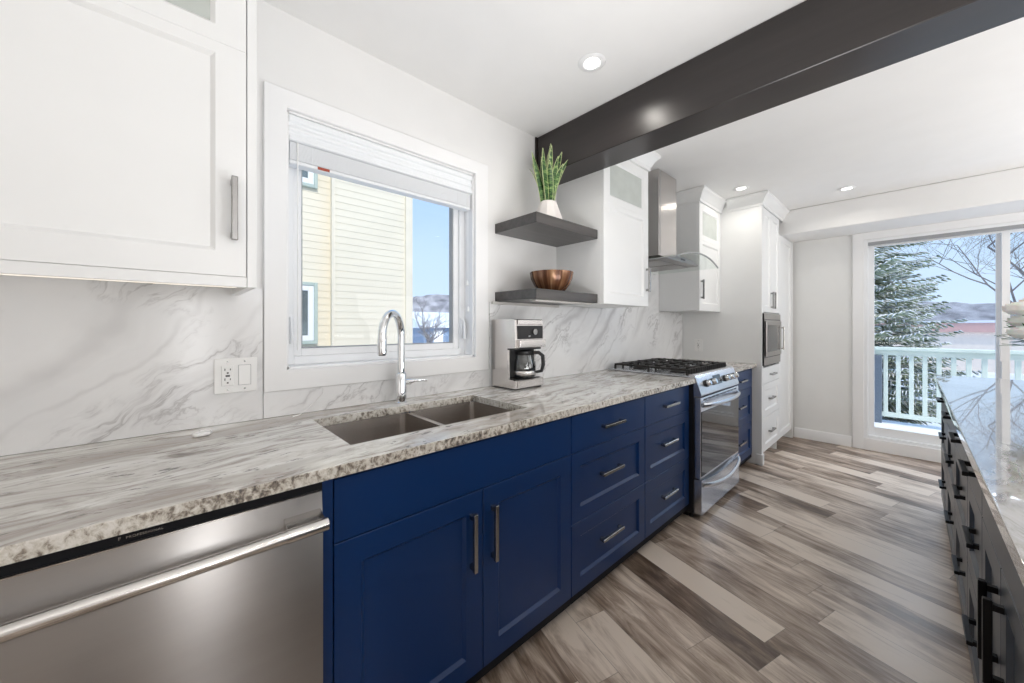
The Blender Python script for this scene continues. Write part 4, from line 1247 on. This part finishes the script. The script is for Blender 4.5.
def slat_fence(x0, y0, x1, y1, h, label, n, mat):
    r = thing('picket_fence', label, 'fence', ((x0 + x1) / 2, (y0 + y1) / 2, GZ))
    m = MB(); d = Vector((x1 - x0, y1 - y0, 0)); L = d.length; d.normalize(); s = Vector((-d.y, d.x, 0)) * .012
    for k in range(n):
        c = Vector((x0, y0, 0)) + d * L * (k + .5) / n; w_ = d * .045
        for (a, b, zz0, zz1) in ((c - w_, c + w_, GZ, GZ + h),):
            m.rings([[tuple(a - s + Vector((0, 0, zz))), tuple(b - s + Vector((0, 0, zz))), tuple(b + s + Vector((0, 0, zz))), tuple(a + s + Vector((0, 0, zz)))] for zz in (zz0, zz1)])
    m.build('pickets', mat, r)
    m = MB(); 
    for zz in (GZ + .25, GZ + h - .2): m.tube([(x0, y0, zz), (x1, y1, zz)], .035, 4)
    m.build('rails', mat, r)
fa, fb = ray(405, 13), ray(470, 12)
slat_fence(fa[0], fa[1], fb[0], fb[1], .85, 'low grey fence in the snow beyond the neighbouring house', 46, plain('weathered_grey_wood', (.42, .42, .40), .8))
# hills: long low ridges all round the horizon
hillm = plain('winter_hill', (.34, .33, .35), .9, var=.5, scale=.5)
def ridge(a0, a1, d, h, name_label, seed, mat):
    rnd = random.Random(seed); m = MB(); top = []; n_ = 60
    rs = []
    for k in range(n_ + 1):
        a = R(a0 + (a1 - a0) * k / n_)
        hh = h * (.84 + .06 * math.sin(k * .17 + seed) + .04 * math.sin(k * .41 + 2 * seed) + rnd.uniform(0, .04))
        c, s = math.cos(a), math.sin(a)
        rs.append([(c * (d - 12), s * (d - 12), GZ), (c * (d - 5), s * (d - 5), GZ + hh * .6), (c * d, s * d, GZ + hh), (c * (d + 12), s * (d + 12), GZ)])
    m.rings(rs, close=True)
    struct(m.build('hills', mat), name_label)
ridge(28, 75, 90, 10.5, 'wooded winter hills beyond the neighbouring houses', 2, hillm)
ridge(-40, 20, 90, 7.5, 'wooded winter hills beyond the patio', 5, hillm)

# patio deck and railing
deckm = plain('snowy_deck', (.78, .80, .84), .8, var=.1, scale=3)
m = MB(); m.box(XF + .165, 7.35, -4.2, 2.2, -.16, -.06); struct(m.build('patio_deck', deckm), 'snow dusted deck outside the patio door')
railm = plain('pale_green_rail', (.66, .73, .66), .6)
postm = plain('blue_grey_post', (.12, .15, .19), .5)
def railing():
    r = thing('deck_railing', 'pale green baluster railing along the snowy deck', 'railing', (7.15, -.8, -.06))
    m = MB(); m.box(7.09, 7.21, -4.1, .46, .93, .97, .004); m.box(7.13, 7.17, -4.1, .46, .86, .93, .003); m.build('top_rail', railm, r)
    m = MB(); m.box(7.13, 7.17, -4.1, .46, .03, .09, .003); m.build('bottom_rail', railm, r)
    y = .24
    while y > -3.9:
        m = MB(); m.box(7.132, 7.168, y - .022, y + .022, .0905, .8595, .003); m.build('baluster', railm, r); y -= .119
    m = MB(); m.box(7.08, 7.22, .275, .375, -.0595, .8595, .003); m.build('post', postm, r)
railing()
# low long building behind the yard
def long_building():
    r = thing('low_building', 'long low beige building with a reddish fascia beyond the deck railing', 'building', (34, -10, GZ))
    m = MB(); m.box(32, 38, -30, 5, GZ, .93); m.build('wall', plain('beige_stucco', (.90, .78, .68), .8), r)
    m = MB(); m.box(31.8, 38.2, -30.2, 5.2, .93, 1.42, .01); m.build('fascia', plain('dusty_red_fascia', (.70, .42, .38), .7), r)
    m = MB(); m.box(31.75, 38.25, -30.25, 5.25, 1.42, 1.55, .02); m.build('roof_snow', snow, r)
long_building()
# spruce with snow on its branches
needle = N('spruce_needles')
f_ = needle.noise(scale=9, detail=4)
needle.set(col=needle.ramp(f_, [(.32, (.12, .17, .08)), (.52, (.36, .42, .28)), (.70, (.70, .74, .66))]), rough=.8)  # needle greens lightened to give a hazy look
def spruce(x, y, h, rad, label, seed, z=GZ, snowy=.5, grp=None):
    rnd = random.Random(seed)
    r = thing('spruce_tree', label, 'tree', (x, y, z), grp)
    m = MB(); m.tube([(x, y, z), (x, y, z + h * .97)], [h * .022, .01], 8); m.build('trunk', bark, r)
    nb = MB(); sn = MB()
    tiers = int(h / .13)
    for t in range(tiers):
        u = t / tiers; zz = z + .25 + (h - .3) * u; L0 = rad * (1 - u) ** .85 + .08
        for k in range(int(11 + 7 * (1 - u))):
            a = rnd.uniform(0, 2 * PI); L = L0 * rnd.uniform(.6, 1.08); dr = rnd.uniform(.10, .30)
            d = Vector((math.cos(a), math.sin(a), 0)); s = Vector((-d.y, d.x, 0))
            P = lambda q: Vector((x, y, zz)) + d * L * q + Vector((0, 0, -dr * L * q + .16 * L * q * q * q))
            nb.tube([P(0), P(.5), P(1)], [.012, .008, .003], 3)
            n_ = max(5, int(L / .07))
            for j in range(1, n_ + 1):
                q = j / n_
                p = P(q)
                wl = (.10 + .20 * L * (1 - q) ** .8 * .55) * rnd.uniform(.7, 1.2)
                for sd in (-1, 1):
                    e = p + s * sd * wl + d * wl * .7 + Vector((0, 0, -wl * rnd.uniform(.1, .5)))
                    mid = (p + e) / 2 + Vector((0, 0, .01))
                    nw = (e - p).cross(Vector((0, 0, 1))).normalized() * .015
                    nb.rings([[p - nw * .5, p + Vector((0, 0, .008)), p + nw * .5, p - Vector((0, 0, .012))], [mid - nw, mid + Vector((0, 0, .008)), mid + nw, mid - Vector((0, 0, .02))], [e - nw * .2, e + Vector((0, 0, .002)), e + nw * .2, e - Vector((0, 0, .004))]])
                    if rnd.random() < snowy:
                        up = Vector((0, 0, .012)); nw2 = nw * 1.0
                        sn.rings([[p - nw2 * .5 + up, p + up * 2.2, p + nw2 * .5 + up, p + up * .6], [mid - nw2 + up, mid + up * 2.6, mid + nw2 + up, mid + up * .6], [e - nw2 * .2 + up * .5, e + up, e + nw2 * .2 + up * .5, e + up * .2]])
    nb.build('branches', needle.m, r, sharp=False); sn.build('branch_snow', snow, r, sharp=False)
    return r
spruce(12.0, 1.15, 8.6, 2.25, 'large snow dusted spruce left of the patio view', 11, snowy=.8)
bare_tree(20.2, -2.7, 9.5, 'tall bare tree spreading over the patio view', 21, trunk=.08, spread=.62, depth=6)
bare_tree(13.6, -8.2, 6.0, 'bare tree behind the right door panel', 33, trunk=.15, spread=.62, depth=4)
